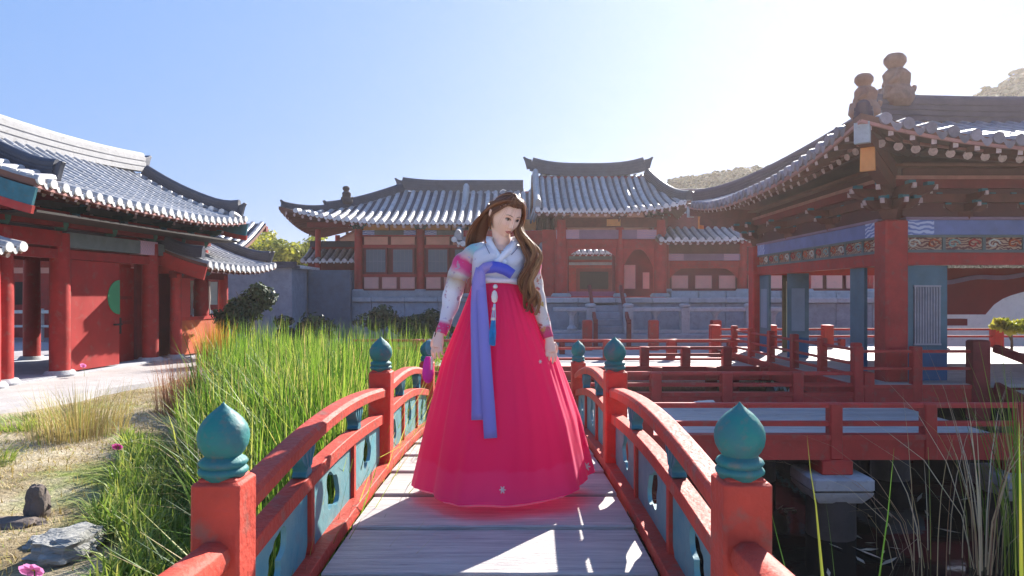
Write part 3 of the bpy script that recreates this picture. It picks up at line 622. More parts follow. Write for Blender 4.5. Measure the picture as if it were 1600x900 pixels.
# ------------------------------------------------------------------ second walkway farther back
WB = thing('pond_walkway', 'shorter red walkway with low railing between the front walkway and the stone balustrade', 'walkway', (0, 0, 0))
boards(WB, -3.4, 4.75, 12.95, 14.55, -.24, .32, PLANK, 'x', 3.4, seed=9)
railing(WB, (2.5, 12.9), (4.05, 12.9), -.24, .175, [.045], 3, .16, .07, .05, posttop=.0)
railing(WB, (-3.4, 12.86), (4.75, 12.86), -.24, -.2, [], 9, .2, .08, .06, fascia=(-.245, -.45), posttop=0)
railing(WB, (-3.4, 14.6), (4.75, 14.6), -.24, .2, [.03], 7, .17, .07, .05, fascia=(-.25, -.42), posttop=.0, ends=False)
for x in (-3, -.6, 1.8, 4.2):
    for y in (13.0, 14.4): MB().tube([(x, y, -2), (x, y, -.4)], .13, 10).build('pile', RED_D, WB)
p = P(830, 611, 9.0)
o = rock('white_stone', (P(1098, 612, 9.45).x, 9.3, -.33), (.17, .08, .05), 33, PLASTER, 'flat white stone lying on the front walkway planks by its rear railing')
# ------------------------------------------------------------------ tiled roof slopes
def fcurve(t): return .66 * t + .34 * t * t
class Slope:
    def __init__(s, O, ang, L, D, z0, rise, k=(0, 0), lift=(0, 0), w=(2, 2), f=fcurve):
        s.O = Vector((O[0], O[1], 0)); s.ex = Vector((math.cos(ang), math.sin(ang), 0)); s.ey = Vector((-math.sin(ang), math.cos(ang), 0)); s.ang = ang
        s.L, s.D, s.z0, s.rise, s.k, s.lift, s.w, s.f = L, D, z0, rise, k, lift, w, f
    def H(s, a, y):
        t = min(1, max(0, y / s.D)); g0 = max(0, 1 - max(0, a) / s.w[0]) ** 2; g1 = max(0, 1 - max(0, s.L - a) / s.w[1]) ** 2
        return s.z0 + s.rise * s.f(t) + (1 - t) ** 2 * (s.lift[0] * g0 + s.lift[1] * g1)
    def P(s, a, y, dz=0): p = s.O + s.ex * a + s.ey * y; return Vector((p.x, p.y, s.H(a, y) + dz))
    def span(s, y): return s.k[0] * y, s.L - s.k[1] * y
    def ymax(s, a):
        m = s.D
        if s.k[0] > 1e-6: m = min(m, a / s.k[0])
        if s.k[1] > 1e-6: m = min(m, (s.L - a) / s.k[1])
        return m
def make_slope(roof, S, sp=.28, r=.075, th=.11, ov=1.0, rafters=True, rsp=None, rr_=.05, seg=.34, drip=True, fly=False, tilemat=None, raft_side=0, endmat=None, ramp_rows=True):
    tilemat = tilemat or TILE
    # bed with thickness
    nu, nv = max(8, int(S.L / .4)), 10; top = []; bot = []
    for j in range(nv + 1):
        y = S.D * j / nv; a, b = S.span(y); top.append([S.P(a + (b - a) * i / nu, y) for i in range(nu + 1)]); bot.append([S.P(a + (b - a) * i / nu, y, -th) for i in range(nu + 1)])
    mb = MB(); mb.grid(top, 0); mb.grid(bot, 1, flip=True)
    mb.grid([bot[0], top[0]], 1); mb.grid([[r_[0] for r_ in top], [r_[0] for r_ in bot]], 1); mb.grid([[r_[-1] for r_ in bot], [r_[-1] for r_ in top]], 1)
    mb.build('tile_bed', [TILE_BED, SOFFIT], roof)
    n = int(S.L / sp); off = (S.L - n * sp) / 2
    rj = random.Random(int(S.L * 100))
    for i in range(n + 1):
        a = off + i * sp; ym = S.ymax(a)
        if ym < .3: continue
        mb = MB(); ns = max(1, int(round(ym / seg))); q = 6; y0 = -.03
        for j in range(ns):
            ya = y0 + (ym - y0) * j / ns; yb = y0 + (ym - y0) * (j + 1) / ns + .02; A = S.P(a + rj.uniform(-.002, .002), ya, .005); B = S.P(a, min(yb, S.D), -.004)
            ra, rb = r * rj.uniform(1.0, 1.02), r * .965; rows = []
            for (c, rad) in ((A, ra), (B, rb)): rows.append([c + S.ex * (-math.cos(PI * k / q) * rad) + Vector((0, 0, math.sin(PI * k / q) * rad)) for k in range(q + 1)])
            mb.grid(rows, 0); mb.add(rows[0], [tuple(range(q, -1, -1))], 0)
        c = S.P(a, y0 - .012, .01 - r * .15); n8 = 10      # round end tile
        e = [c + S.ex * (math.cos(2 * PI * k / n8) * r * 1.02) + Vector((0, 0, math.sin(2 * PI * k / n8) * r * 1.02)) for k in range(n8)]
        mb.add(e + [p + S.ey * .05 for p in e], [tuple(range(n8 - 1, -1, -1))] + [(k, (k + 1) % n8, n8 + (k + 1) % n8, n8 + k) for k in range(n8)], 1)
        if drip and i < n:      # curved drip tile between two rows
            pts = []; 
            for k in range(7): t = k / 6; aa = a + r * .8 + (sp - 1.6 * r) * t; pts.append(S.P(aa, -.02, .02 - .045 * math.sin(PI * t)))
            lowp = [p + Vector((0, 0, -.05 - .045 * math.sin(PI * k / 6))) for k, p in enumerate(pts)]; back = [p + S.ey * .25 + Vector((0, 0, S.rise / S.D * .15)) for p in pts]
            mb.grid([lowp, pts, back], 1)
        mb.build('tile_row', [tilemat, endmat or LIME], roof)
    if rafters:
        rsp = rsp or .3; n = int(S.L / rsp); slope0 = (S.H(S.L / 2, ov) - S.H(S.L / 2, 0)) / ov
        for i in range(n + 1):
            a = (i + .5) * rsp
            if a > S.L - .05: break
            ai = a
            if S.k[0] > 0 and a < ov * 1.7: ai = ov + (a / (ov * 1.7)) * ov * .7
            if S.k[1] > 0 and S.L - a < ov * 1.7: ai = S.L - (ov + ((S.L - a) / (ov * 1.7)) * ov * .7)
            yb = .42 if fly else .10
            p0 = S.P(a + (ai - a) * yb / (ov + .2), yb, -th - rr_ - (.055 if fly else 0)); p1 = S.P(ai, ov + .25, -th - rr_ - (.05 if fly else .02))
            mb = MB(); mb.tube([p0, p1], rr_, 8, 0, True, 1); mb.build('rafter', [RAFT, RAFT_E], roof)
            if fly:
                q0 = S.P(a, .05, -th - .045); q1 = S.P(a + (ai - a) * .55, .75, -th - .05); mb = MB(); mb.beam(q0, q1, .065, .07, 0); d = (q0 - q1).normalized()
                mb.beam(q0 + d * .004, q0 - d * .01, .058, .062, 1); mb.build('flying_rafter', [RAFT, RAFT_E], roof)
        if fly:
            ln = [S.P(S.L * t / 20, .42, -th - .055) for t in range(1, 20)]; MB().sweep(ln, .05, .03).build('eave_strip', mat('eave_strip_paint', (.45, .20, .17), .6, .2, 5, .05), roof)
            ln = [S.P(S.L * t / 24, .015, -th - .02) for t in range(0, 25)]; MB().sweep(ln, .04, .04).build('eave_strip', mat('eave_strip_paint', (.45, .20, .17)), roof)
def ridge(roof, pts, w=.2, h=.34, m=None, layers=4, cap=True, up_end=0.0, up_start=0.0, nm='ridge'):
    """stacked tile ridge: several thin courses, then a half-round cap"""
    m = m or RIDGE; P_ = [Vector(p) for p in pts]; pr = []; lh = h / layers
    left = []; 
    for k in range(layers):
        ww = w / 2 * (1 - .12 * k / layers); left += [(-ww, k * lh), (-ww, k * lh + lh * .7), (-ww * .82, k * lh + lh * .74), (-ww * .82, (k + 1) * lh)]
    rt = [(-a, b) for a, b in left]; capc = [(math.cos(PI * (1 - k / 6)) * w * .36, h + math.sin(PI * k / 6) * w * .34) for k in range(7)]
    prof = rt + capc[::-1] + left[::-1]
    MB().sweep(P_, 0, 0, prof=prof).build(nm, m, roof, ang=50)
def ridge_end(roof, p, d, s=1.0, m=None):
    """upturned end tile (mangwa)"""
    d = Vector(d).normalized(); sd = d.cross(Vector((0, 0, 1))).normalized(); mb = MB(); p = Vector(p)
    poly = [(-.12, -.05), (.10, -.08), (.15, .12), (.20, .30), (.27, .44), (.20, .47), (.10, .40), (.0, .36), (-.12, .34)]
    mb.prism([(a * s, b * s) for a, b in poly], lambda a, b, t: p + d * a + Vector((0, 0, b)) + sd * t, -.09 * s, .09 * s)
    mb.build('ridge_end_tile', m or RIDGE, roof, bevel=.012)
def column(root, x, y, z0, z1, r, m=RED, base=True, square=False, n=14):
    mb = MB()
    if square: mb.bb(x - r, x + r, y - r, y + r, z0, z1, ch=.02)
    else: mb.tube([(x, y, z0), (x, y, (z0 + z1) / 2), (x, y, z1)], [r, r * 1.02, r * .93], n)
    o = mb.build('column', m, root)
    if base: b = MB(); b.lathe([(r * 1.55, 0), (r * 1.6, .05), (r * 1.3, .12)], (x, y, z0 - .02), 16); b.build('column_base', STONE, root)
    return o
def bracket(root, x, y, z, s=1.0, dirs=((1, 0), (0, 1)), m=None):
    """bracket set: cushion block, crossed boat-shaped arms, small bearing blocks with pale tips"""
    m = m or GREEN_D; mb = MB(); mb.lathe([(.12 * s, 0), (.17 * s, .10 * s), (.17 * s, .16 * s)], (x, y, z), 4)
    for lv in range(2):
        zz = z + (.16 + .17 * lv) * s; l = (.36 + .18 * lv) * s
        for dx, dy in dirs:
            d = Vector((dx, dy, 0)).normalized(); sd = Vector((-d.y, d.x, 0)); c = Vector((x, y, zz))
            poly = [(-l, .06 * s), (-l * .75, 0), (l * .75, 0), (l, .06 * s), (l * 1.08, .13 * s), (-l * 1.08, .13 * s)]
            mb.prism(poly, lambda a, b, t: c + d * a + Vector((0, 0, b)) + sd * t, -.045 * s, .045 * s)
            for q in (-1, 1):
                e = c + d * q * l * .9 + Vector((0, 0, .155 * s)); mb.box(e, (.10 * s, .10 * s, .05 * s), mi=1)
                e = c + d * q * l * 1.06 + Vector((0, 0, .10 * s)); mb.box(e, (.05 * s, .05 * s, .07 * s), mi=2, rz=math.atan2(d.y, d.x))
    mb.build('bracket_set', [m, TEAL, RAFT_E], root)
def figure(roof, p, h, label=None, m=None, face=-1, seed=0):
    """small glazed guardian seated on the ridge: base, robed body with knees and arms, head with hat"""
    m = m or mat('brown_clay_figure', (.30, .15, .10), .7, .25, 8, .3)
    bm = MB(); s = h; f = face
    bm.lathe([(.26 * s, -.12 * s), (.35 * s, 0), (.36 * s, .10 * s), (.31 * s, .22 * s), (.24 * s, .32 * s), (.26 * s, .44 * s), (.27 * s, .54 * s), (.20 * s, .63 * s), (.12 * s, .68 * s), (.11 * s, .74 * s)], p, 18, sy=.8, wob=lambda q, z: 1 + .07 * math.sin(3 * q + z * 9))
    P_ = Vector(p)
    bm.lathe([(.05 * s, .66 * s), (.15 * s, .70 * s), (.21 * s, .79 * s), (.21 * s, .88 * s), (.14 * s, .965 * s), (.01 * s, 1.0 * s)], P_ + Vector((f * .02 * s, 0, 0)), 16, sy=.85, wob=lambda q, z: 1 + .10 * max(0, math.cos(q - (PI if f < 0 else 0))))
    for sd in (-1, 1):
        bm.tube([P_ + Vector((f * .02, sd * .16 * s, .60 * s)), P_ + Vector((f * .12 * s, sd * .22 * s, .42 * s)), P_ + Vector((f * .22 * s, sd * .08 * s, .34 * s))], [.065 * s, .06 * s, .045 * s], 8)
        bm.tube([P_ + Vector((0, sd * .12 * s, .16 * s)), P_ + Vector((f * .26 * s, sd * .13 * s, .24 * s)), P_ + Vector((f * .28 * s, sd * .13 * s, .02 * s))], [.10 * s, .085 * s, .07 * s], 8)
    bm.tube([P_ + Vector((-f * .18 * s, 0, .12 * s)), P_ + Vector((-f * .34 * s, 0, .25 * s)), P_ + Vector((-f * .37 * s, 0, .33 * s))], [.09 * s, .07 * s, .05 * s], 8)
    o = bm.build('guardian_figure', m, roof, ang=60)
    r = o.modifiers.new('melt', 'REMESH'); r.mode = 'VOXEL'; r.voxel_size = h / 55; r.use_smooth_shade = True
    sm = o.modifiers.new('soft', 'SMOOTH'); sm.iterations = 3
    if label: o['label'] = label
    return o
# ------------------------------------------------------------------ gatehouse on the left (local x outwards, y along the facade)
GH = thing('gatehouse', 'red timber gatehouse with open red door and grey tiled roof at the left edge', 'building', FO, -math.atan2(.0995, .995))
roof = MB().bb(-1.9, -1.8, -.3, 6.2, 4.3, 4.5).build('roof', RED_D, GH)
PT = mat('pale_weathered_tile', (.35, .35, .36), .5, .2, 4, .3, dirt=.25, per_obj=.10, spec=.5, fine=30)
S1 = Slope((1.05, -.5), PI / 2, 6.9, 2.9, 3.35, 1.40, lift=(.10, .22), w=(2.2, 2.6)); make_slope(roof, S1, .27, .075, ov=1.05, rsp=.27, rr_=.05, fly=True, tilemat=PT)
S2 = Slope((-4.75, 6.4), -PI / 2, 6.9, 2.9, 3.35, 1.40, lift=(.22, .10), w=(2.6, 2.2)); make_slope(roof, S2, .27, .075, rafters=False)
rp = [(-1.85, -.55 + 7.0 * i / 14, 4.70 + .16 * (abs(i / 14 - .5) * 2) ** 2) for i in range(15)]
ridge(roof, rp, .24, .42, RIDGE_L, 3)
ridge_end(roof, (-1.85, 6.5, 4.92), (0, 1, 0), .9); ridge_end(roof, (-1.85, -.6, 4.92), (0, -1, 0), .9)
for s_, e in ((.72, .25), (6.78, .1)):
    pts = [S1.P(s_, y, .03 + .16 * max(0, 1 - y / .9) ** 2) for y in np.linspace(2.8, e, 12)]; ridge(roof, pts, .19, .27, RIDGE, 4); ridge_end(roof, S1.P(s_, e, .12), (1, 0, 0), .62)
    pts = [S2.P(6.9 - s_, y, .03) for y in np.linspace(2.8, .2, 12)]; ridge(roof, pts, .19, .27, RIDGE, 4)
# cross tiles along the gable edge
for g_ in (0, 1):
    for i in range(10):
        y = .12 + i * .28; c = S1.P(.0 if g_ == 0 else 6.9, y, .03); sd = -1 if g_ == 0 else 1
        MB().tube([c + Vector((0, -.12 * sd + sd * .1, -.04)), c + Vector((0, -.5 * sd, .03))], [.085, .08], 8, 0, True, 1).build('gable_tile', [TILE, LIME], roof)
# bargeboards: teal with red lower edge
for s_ in (-.06, 6.9):
    for SS in (S1, S2):
        pts = [SS.P(s_ if SS is S1 else 6.9 - s_, y, -.44) for y in np.linspace(.0, 2.9, 12)]
        MB().sweep(pts, .05, .30).build('bargeboard', TEAL, roof); MB().sweep([p + Vector((0, -.01 if s_ < 1 else .01, -.12)) for p in pts], .06, .13).build('bargeboard', RED, roof)
    gm = MB(); yy = .35 if s_ < 1 else 5.9; gm.add([(.7, yy, 3.25), (-4.4, yy, 3.25), (-1.85, yy, 4.6)], [(0, 1, 2)]); gm.add([(.7, yy + .05, 3.25), (-4.4, yy + .05, 3.25), (-1.85, yy + .05, 4.6)], [(2, 1, 0)]); gm.build('gable_wall', RED_D, roof)
# columns and beams
for (u, v) in ((0, .0), (0, 1.3), (0, 4.0), (0, 6.1), (-2.9, 0), (-2.9, 1.6), (-2.9, 4.0), (-2.9, 6.1)): column(GH, u, v, .09, 2.75, .175, RED_G)
column(GH, -1.35, .75, .09, 2.75, .24, RED_D)
MB().bb(-.08, .08, -.3, 6.4, 2.28, 2.45).build('lintel', RED_G, GH)
MB().bb(-.10, .13, -.3, 1.2, 2.50, 2.78).build('beam', RED_G, GH)
MB().bb(-.10, .14, 1.3, 3.45, 2.50, 2.78).build('beam', GREYBEAM, GH); MB().bb(-.11, .15, 3.45, 4.05, 2.49, 2.79).build('beam_end', MOTIF_P, GH)
MB().bb(-.10, .13, 4.1, 6.3, 2.50, 2.76).build('beam', GREYBEAM, GH)
for z, m, d in ((2.86, RED_D, .0), (3.02, RED, .12), (3.2, GREYBEAM, -.04), (3.36, RED_D, .25)): MB().bb(-.12 + d, .12 + d, -.4, 6.35, z, z + .12).build('beam', m, GH)
for v in (0, 1.3, 2.65, 4.0, 5.1, 6.1): bracket(GH, .02, v, 2.80, .95, ((1, 0), (0, 1)), GREEN_D)
MB().bb(-3.05, -2.95, -.3, 6.4, 2.4, 2.7).build('beam', RED_G, GH)
for v in (0, 1.3, 2.65, 4.0, 6.1): MB().bb(-2.95, .1, v - .08, v + .08, 2.55, 2.75).build('tie_beam', RED_D, GH)
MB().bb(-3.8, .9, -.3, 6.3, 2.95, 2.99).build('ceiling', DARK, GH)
# floor slab and rear openings
MB().bb(-3.4, .15, -.4, 6.6, -.2, .115, ch=.01).build('floor_slab', STONE, GH)
for (v0, v1) in ((1.5, 3.0), (5.4, 6.0)):
    n = int((v1 - v0) / .3)
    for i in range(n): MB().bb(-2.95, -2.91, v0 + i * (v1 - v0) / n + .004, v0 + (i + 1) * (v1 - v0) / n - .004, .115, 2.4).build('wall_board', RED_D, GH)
# door leaf with green round plate, second leaf set back with latch
door = MB().bb(-.03, .03, 1.49, 2.92, .14, 2.27, ch=.004).build('door', mat('crimson_door', (.33, .018, .016), .5, .18, 2, .10, dirt=.3), GH)
hp = MB(); hp.add([(.045, 2.915, 1.55)] + [(.045, 2.915 - .36 * math.sin(PI * k / 16), 1.55 + .36 * math.cos(PI * k / 16)) for k in range(17)] + [(.03, 2.915 - .36 * math.sin(PI * k / 16), 1.55 + .36 * math.cos(PI * k / 16)) for k in range(17)], [tuple([0] + list(range(17, 0, -1)))] + [(1 + k, 2 + k, 19 + k, 18 + k) for k in range(16)])
hp.build('door_plate', mat('green_round_plate', (.05, .25, .11), .45, .1, 4, .05), door)
MB().tube([(.05, 2.72, .98), (.10, 2.72, .98), (.10, 2.9, .98)], .02, 8).build('latch', DARK, door)
MB().bb(-.1, .08, 1.40, 1.49, .12, 2.28).build('door_frame', RED_D, GH)
d2 = MB().bb(-.42, -.38, 2.80, 3.98, .12, 2.2).build('door', mat('crimson_door', (0, 0, 0)), GH)
for z in (.95, 1.5): MB().bb(-.38, -.33, 2.95, 3.84, z, z + .07).build('door_bar', RED_D, d2)
MB().bb(-.36, -.28, 3.35, 3.42, .75, 1.1).build('latch', DARK, d2)
MB().bb(-.42, -.36, 2.95, 3.84, 2.2, 2.28).build('lintel', RED_G, GH)
# pale pillar foot at the lower left corner
o = MB().lathe([(.30, 0), (.30, .12), (.24, .16), (.25, .30), (.20, .33)], (0, 0, 0), 18).build('pillar_foot', mat('pink_painted_foot', (.72, .12, .16), .5, .15, 4, .1), None); o.location = P(4, 622, 10.9) - Vector((0, 0, .28)); tag(o, 'bright pinkish red round pillar foot at the left picture edge', 'pillar')
# lower pent roof in front of the near end
PR = thing('side_gate', 'lower tiled side gate with white tile ends at the far left edge', 'gate', FO, -math.atan2(.0995, .995))
roof2 = MB().bb(-.8, -.7, -4.6, -.4, 2.55, 2.65).build('roof', RED_D, PR)
S3 = Slope((.78, -4.8), PI / 2, 4.35, 1.5, 2.3, .7, lift=(.1, .08), w=(1.5, 1.5)); make_slope(roof2, S3, .27, .08, ov=.5, rsp=.27, rr_=.045)
S4 = Slope((-2.2, -.45), -PI / 2, 4.35, 1.48, 2.3, .7); make_slope(roof2, S4, .27, .08, rafters=False)
ridge(roof2, [(-.72, -4.8 + .36 * i, 2.98) for i in range(13)], .2, .26, RIDGE)
column(PR, .15, -.42, .09, 2.2, .17); column(PR, .15, -3.6, .09, 2.2, .17)
MB().bb(.05, .25, -4.6, -.5, 2.02, 2.22).build('beam', RED, PR)
# annex beyond the gatehouse
AX = thing('annex', 'small red annex with orange panel and its own tiled roof beyond the gatehouse door', 'building', FO - FU * .75, -math.atan2(.0995, .995))
ra = MB().bb(-1.9, -1.8, 4.4, 7.6, 3.0, 3.2).build('roof', RED_D, AX)
S5 = Slope((1.9, 4.35), PI / 2, 3.55, 2.5, 2.27, 1.15, lift=(.04, .16), w=(1.6, 1.8), f=lambda t: .6 * t + .4 * t * t); make_slope(ra, S5, .26, .075, ov=1.0, rsp=.27, rr_=.045, tilemat=PT)
for s_ in (.06, 3.48): ridge(ra, [S5.P(s_, y, .03 + .12 * max(0, 1 - y / .8) ** 2) for y in np.linspace(2.4, .12, 10)], .17, .22, RIDGE); 
ridge_end(ra, S5.P(3.48, .15, .1), (1, 0, 0), .6)
MB().sweep([S5.P(-.04, y, -.38) for y in np.linspace(0.05, 2.5, 10)], .05, .30).build('bargeboard', RED, ra)
ridge(ra, [(-.6, 4.3 + .36 * i, 3.45) for i in range(11)], .2, .3, RIDGE)
for (u, v) in ((.9, 4.75), (.9, 6.9), (-.3, 6.9)): column(AX, u, v, .09, 2.1, .13)
MB().bb(.82, .98, 4.6, 7.0, 2.0, 2.16).build('lintel', RED_D, AX); MB().bb(.84, .96, 4.6, 7.0, .98, 1.06).build('rail', RED, AX)
MB().bb(.86, .94, 4.9, 6.8, .15, .98).build('wall_panel', ORANGE, AX)
MB().bb(.84, .96, 4.88, 5.25, 1.06, 2.0).build('wall_panel', mat('light_red_board', (.5, .06, .05), .5, .1, 3, .1), AX)
for i in range(8): MB().lathe([(.035, 0), (.05, .06), (.03, .2), (.05, .45), (.03, .7), (.045, .82), (.045, .88)], (.55, 5.4 + i * .2, 1.08), 8).build('baluster', PLASTER, AX)
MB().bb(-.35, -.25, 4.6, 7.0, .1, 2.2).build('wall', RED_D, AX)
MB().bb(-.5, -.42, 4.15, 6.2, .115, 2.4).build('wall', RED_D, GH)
for v in (4.9, 5.9): bracket(AX, .9, v, 2.0, .55, ((1, 0), (0, 1)), TEAL)
MB().bb(-.4, 1.1, 4.6, 7.1, -.2, .11, ch=.01).build('floor_slab', STONE, AX)
MB().bb(-.05, .9, 4.62, 4.72, 2.1, 2.45).build('tie_beam', RED, AX)
# buildings glimpsed through the openings of the gatehouse
BG = thing('rear_building', 'small red building with white balustrade glimpsed through the gatehouse opening', 'building', P(60, 560, 24) * 1)
BG.location.z = -.4
MB().bb(-9, 7, 0, .3, -.3, 3.0).build('wall', RED, BG); rb = MB().bb(-9.5, 7.5, 1.4, 1.6, 3.9, 4.1).build('roof', RED_D, BG)
S6 = Slope((-9.5, -1.2), 0, 17, 2.6, 3.0, 1.2); make_slope(rb, S6, .34, .09, rafters=False)
for i in range(12): MB().bb(-8.6 + i * 1.3, -8.0 + i * 1.3, -.03, 0, 1.2, 2.0).build('window', PAPER_L if i % 2 else DARK, BG)
MB().bb(-9, 7, -.04, -.001, 2.3, 2.5).build('trim', PINKP, BG)
BB = thing('white_balustrade', 'white balustrade behind the gatehouse opening', 'railing', P(60, 560, 22) * 1); BB.location.z = -.4
MB().bb(-8, 6, -.08, .08, .95, 1.05).build('rail', PLASTER, BB); MB().bb(-8, 6, -.06, .06, .5, .57).build('rail', PLASTER, BB)
for i in range(15): MB().bb(-8 + i, -7.86 + i, -.07, .07, 0, 1.1).build('post', PLASTER, BB)
# ------------------------------------------------------------------ halls behind the court
FZ = 1.1
def block_wall(root, x0, x1, y, z0, z1, n, m, cap=True, th=.4):
    for i in range(n):
        a = x0 + (x1 - x0) * i / n; b = x0 + (x1 - x0) * (i + 1) / n
        for (za, zb, off) in ((z0, z0 + .22, .06), (z0 + .225, z1 - .17, 0)): MB().bb(a + .006, b - .006, y - off, y + th, za, zb, ch=.012).build('stone_block', m, root)
        if cap: MB().bb(a + .004, b - .004, y - .10, y + th + .3, z1 - .165, z1, ch=.02).build('coping_stone', STONE, root)
PD = thing('stone_podium', 'grey blue stone podium carrying the left hall', 'podium', (0, 0, 0))
block_wall(PD, -6.1, .9, 24.0, -.38, 1.06, 6, STONE_B); MB().bb(-6.1, .9, 24.4, 30, -.38, 1.03).build('fill', STONE, PD)
MB().bb(-6.05, 1.2, 24.75, 25.2, 1.03, 1.3, ch=.02).build('step_stone', STONE, PD)
PG = thing('stone_podium', 'pale stone podium under the gate hall and the right side hall', 'podium', (0, 0, 0))
block_wall(PG, .9, 14.5, 21.0, -.38, 1.06, 12, STONE_B); MB().bb(.9, 14.5, 21.4, 28, -.38, 1.03).build('fill', STONE, PG)
for i in range(11): MB().bb(5.2 + i * .9, 6.08 + i * .9, 22.3, 22.9, 1.03, 1.28, ch=.02).build('step_stone', STONE, PG)
# ---- left hall
HW = thing('palace_hall', 'long left hall with pink panels and striped grey tiled roof', 'building', (0, 25, 0))
rf = MB().bb(-4.2, -.2, 2.45, 2.65, 5.0, 5.2).build('roof', RED_D, HW)
SA = Slope((-8.15, -1.15), 0, 8.4, 3.6, 3.68, 1.62, k=(1.05, 0), lift=(.56, 0), w=(4.2, 2)); make_slope(rf, SA, .30, .085, ov=1.2, rsp=.30, rr_=.06)
SB = Slope((-8.15, 6.4), -PI / 2, 7.55, 3.78, 3.68, 1.62, k=(.998 * 3.775 / 3.78, .998), lift=(.56, .56), w=(3.7, 3.7)); make_slope(rf, SB, .32, .085, ov=1.1, rsp=.32, rr_=.05)
SC = Slope((.3, 6.4), PI, 8.4, 3.6, 3.68, 1.62, k=(0, 1.05)); make_slope(rf, SC, .5, .09, rafters=False)
def hipline(S, n=14, k=None, t0=0, t1=1, dz=0.02): return [S.P((k if k is not None else S.k[0]) * S.D * t, S.D * t, dz) for t in np.linspace(t0, t1, n)]
ridge(rf, [Vector(p) for p in hipline(SA, 10, t0=.36)][::-1], .2, .26, RIDGE); ridge(rf, hipline(SA, 8, t0=.02, t1=.42)[::-1], .17, .15, RIDGE)
ridge_end(rf, SA.P(SA.k[0] * SA.D * .36, SA.D * .36, .05), (-1, -1, 0), .7); ridge_end(rf, SA.P(.15, .12, .02), (-1, -1, 0), .55)
ridge(rf, hipline(SB, 10, t0=.05)[::-1], .2, .24, RIDGE)
ridge(rf, [(-4.45 + 4.9 * i / 12, 2.5, 5.27 + .12 * max(0, 1 - i / 4) ** 2) for i in range(13)], .24, .42, RIDGE); ridge_end(rf, (-4.5, 2.5, 5.45), (-1, 0, 0), .85)
figure(rf, SA.P(1.95, 1.75, .24), .62, None, mat('dark_clay_figure', (.07, .05, .045), .7, .25, 8, .2))
for x in (-5.62, -3.35, -1.1): column(HW, x, 0, FZ + .15, 3.55, .15)
for (x, y) in ((-7.3, .7), (-7.2, 3.2), (-5.62, 3.4)): column(HW, x, y, .6, 3.6, .11)
def hall_bay(root, a, b, y=0.0, win=True):
    Y = lambda d: y + d
    for z0, z1, m, d in ((FZ + .15, FZ + .26, RED_D, .06), (1.80, 1.90, RED, .05), (2.86, 2.97, RED, .06), (3.28, 3.35, RED, .05)): MB().bb(a, b, Y(-d), Y(.05), z0, z1).build('beam', m, root)
    n = 3
    for i in range(n):
        p, q = a + (b - a) * i / n, a + (b - a) * (i + 1) / n; MB().bb(p + .06, q - .06, Y(-.02), Y(.03), 1.37, 1.79).build('lower_panel', PINKP, root)
        if i: MB().bb(p - .06, p + .06, Y(-.045), Y(.05), 1.36, 1.80).build('mullion', RED_D, root)
    for i in range(2):
        p, q = a + (b - a) * i / 2, a + (b - a) * (i + 1) / 2; w = MB().bb(p + .07, q - .07, Y(-.045), Y(.03), 1.91, 2.86).build('window', RED_D, root)
        MB().bb(p + .14, q - .14, Y(-.055), Y(-.046), 1.97, 2.80).build('pane', PAPER, w)
        for k in range(1, 5): xx = p + .14 + (q - p - .28) * k / 5; MB().bb(xx - .008, xx + .008, Y(-.062), Y(-.0555), 1.97, 2.80).build('lattice_bar', mat('grey_lattice', (.20, .21, .23), .6, .1, 4, 0), w)
        MB().bb(p + .14, q - .14, Y(-.061), Y(-.0555), 2.36, 2.38).build('lattice_bar', MATS['grey_lattice'], w)
        MB().bb(p + .06, q - .06, Y(-.02), Y(.03), 2.98, 3.27).build('upper_panel', mat('salmon_panel', (.80, .38, .26), .7, .1, 3, .08, dirt=.1), root)
        MB().bb(p + .03, q - .03, Y(-.01), Y(.03), 3.35, 3.9).build('frieze_board', mat('orange_frieze', (.70, .36, .12), .6, .15, 3, .08, dirt=.15), root)
    MB().bb(a + .02, a + .45, Y(-.08), Y(-.02), 3.33, 3.5).build('beam_end', MOTIF, root); MB().bb(b - .45, b - .02, Y(-.08), Y(-.02), 3.33, 3.5).build('beam_end', MOTIF, root)
    MB().bb(a + .45, b - .45, Y(-.07), Y(-.02), 3.33, 3.5).build('beam', GREYBEAM, root)
for a, b in ((-5.47, -3.5), (-3.2, -1.25), (-.95, .9)): hall_bay(HW, a, b)
for x in (-5.62, -3.35, -1.1): bracket(HW, x, -.05, 3.45, .55, ((0, 1), (1, 0)), GREEN_D)
MB().bb(-5.7, .9, .1, .2, FZ, 3.9).build('wall', RED_D, HW); MB().bb(-5.7, -5.6, .1, 5, FZ, 3.9).build('wall', RED_D, HW)
MB().bb(-7.5, -5.6, -.02, .08, 3.62, 3.8).build('beam', RED_D, HW)
# ---- wing with the low eave behind the woman
WG = thing('connecting_wing', 'blue grey tiled wing roof sweeping down behind the woman', 'building', (0, 23, 0))
rw = MB().bb(-1.4, 1.4, 4.4, 4.6, 5.1, 5.3).build('roof', RED_D, WG)
SD = Slope((-1.95, 0), 0, 3.6, 4.5, 2.56, 2.75, lift=(.45, .0), w=(1.8, 1), f=lambda t: .5 * t + .5 * t * t); make_slope(rw, SD, .30, .095, ov=.9, rsp=.26, rr_=.05)
ridge(rw, [SD.P(.12, y, .03) for y in np.linspace(4.5, .1, 14)], .26, .26, RIDGE_L)
MB().bb(-1.7, 1.5, .9, 1.0, FZ, 3.4).build('wall', RED, WG)
for x in (-1.5, 0, 1.35): column(WG, x, .8, FZ, 2.9, .13)
MB().bb(-1.7, 1.5, .72, .88, 2.2, 2.4).build('beam', VIOLET, WG)
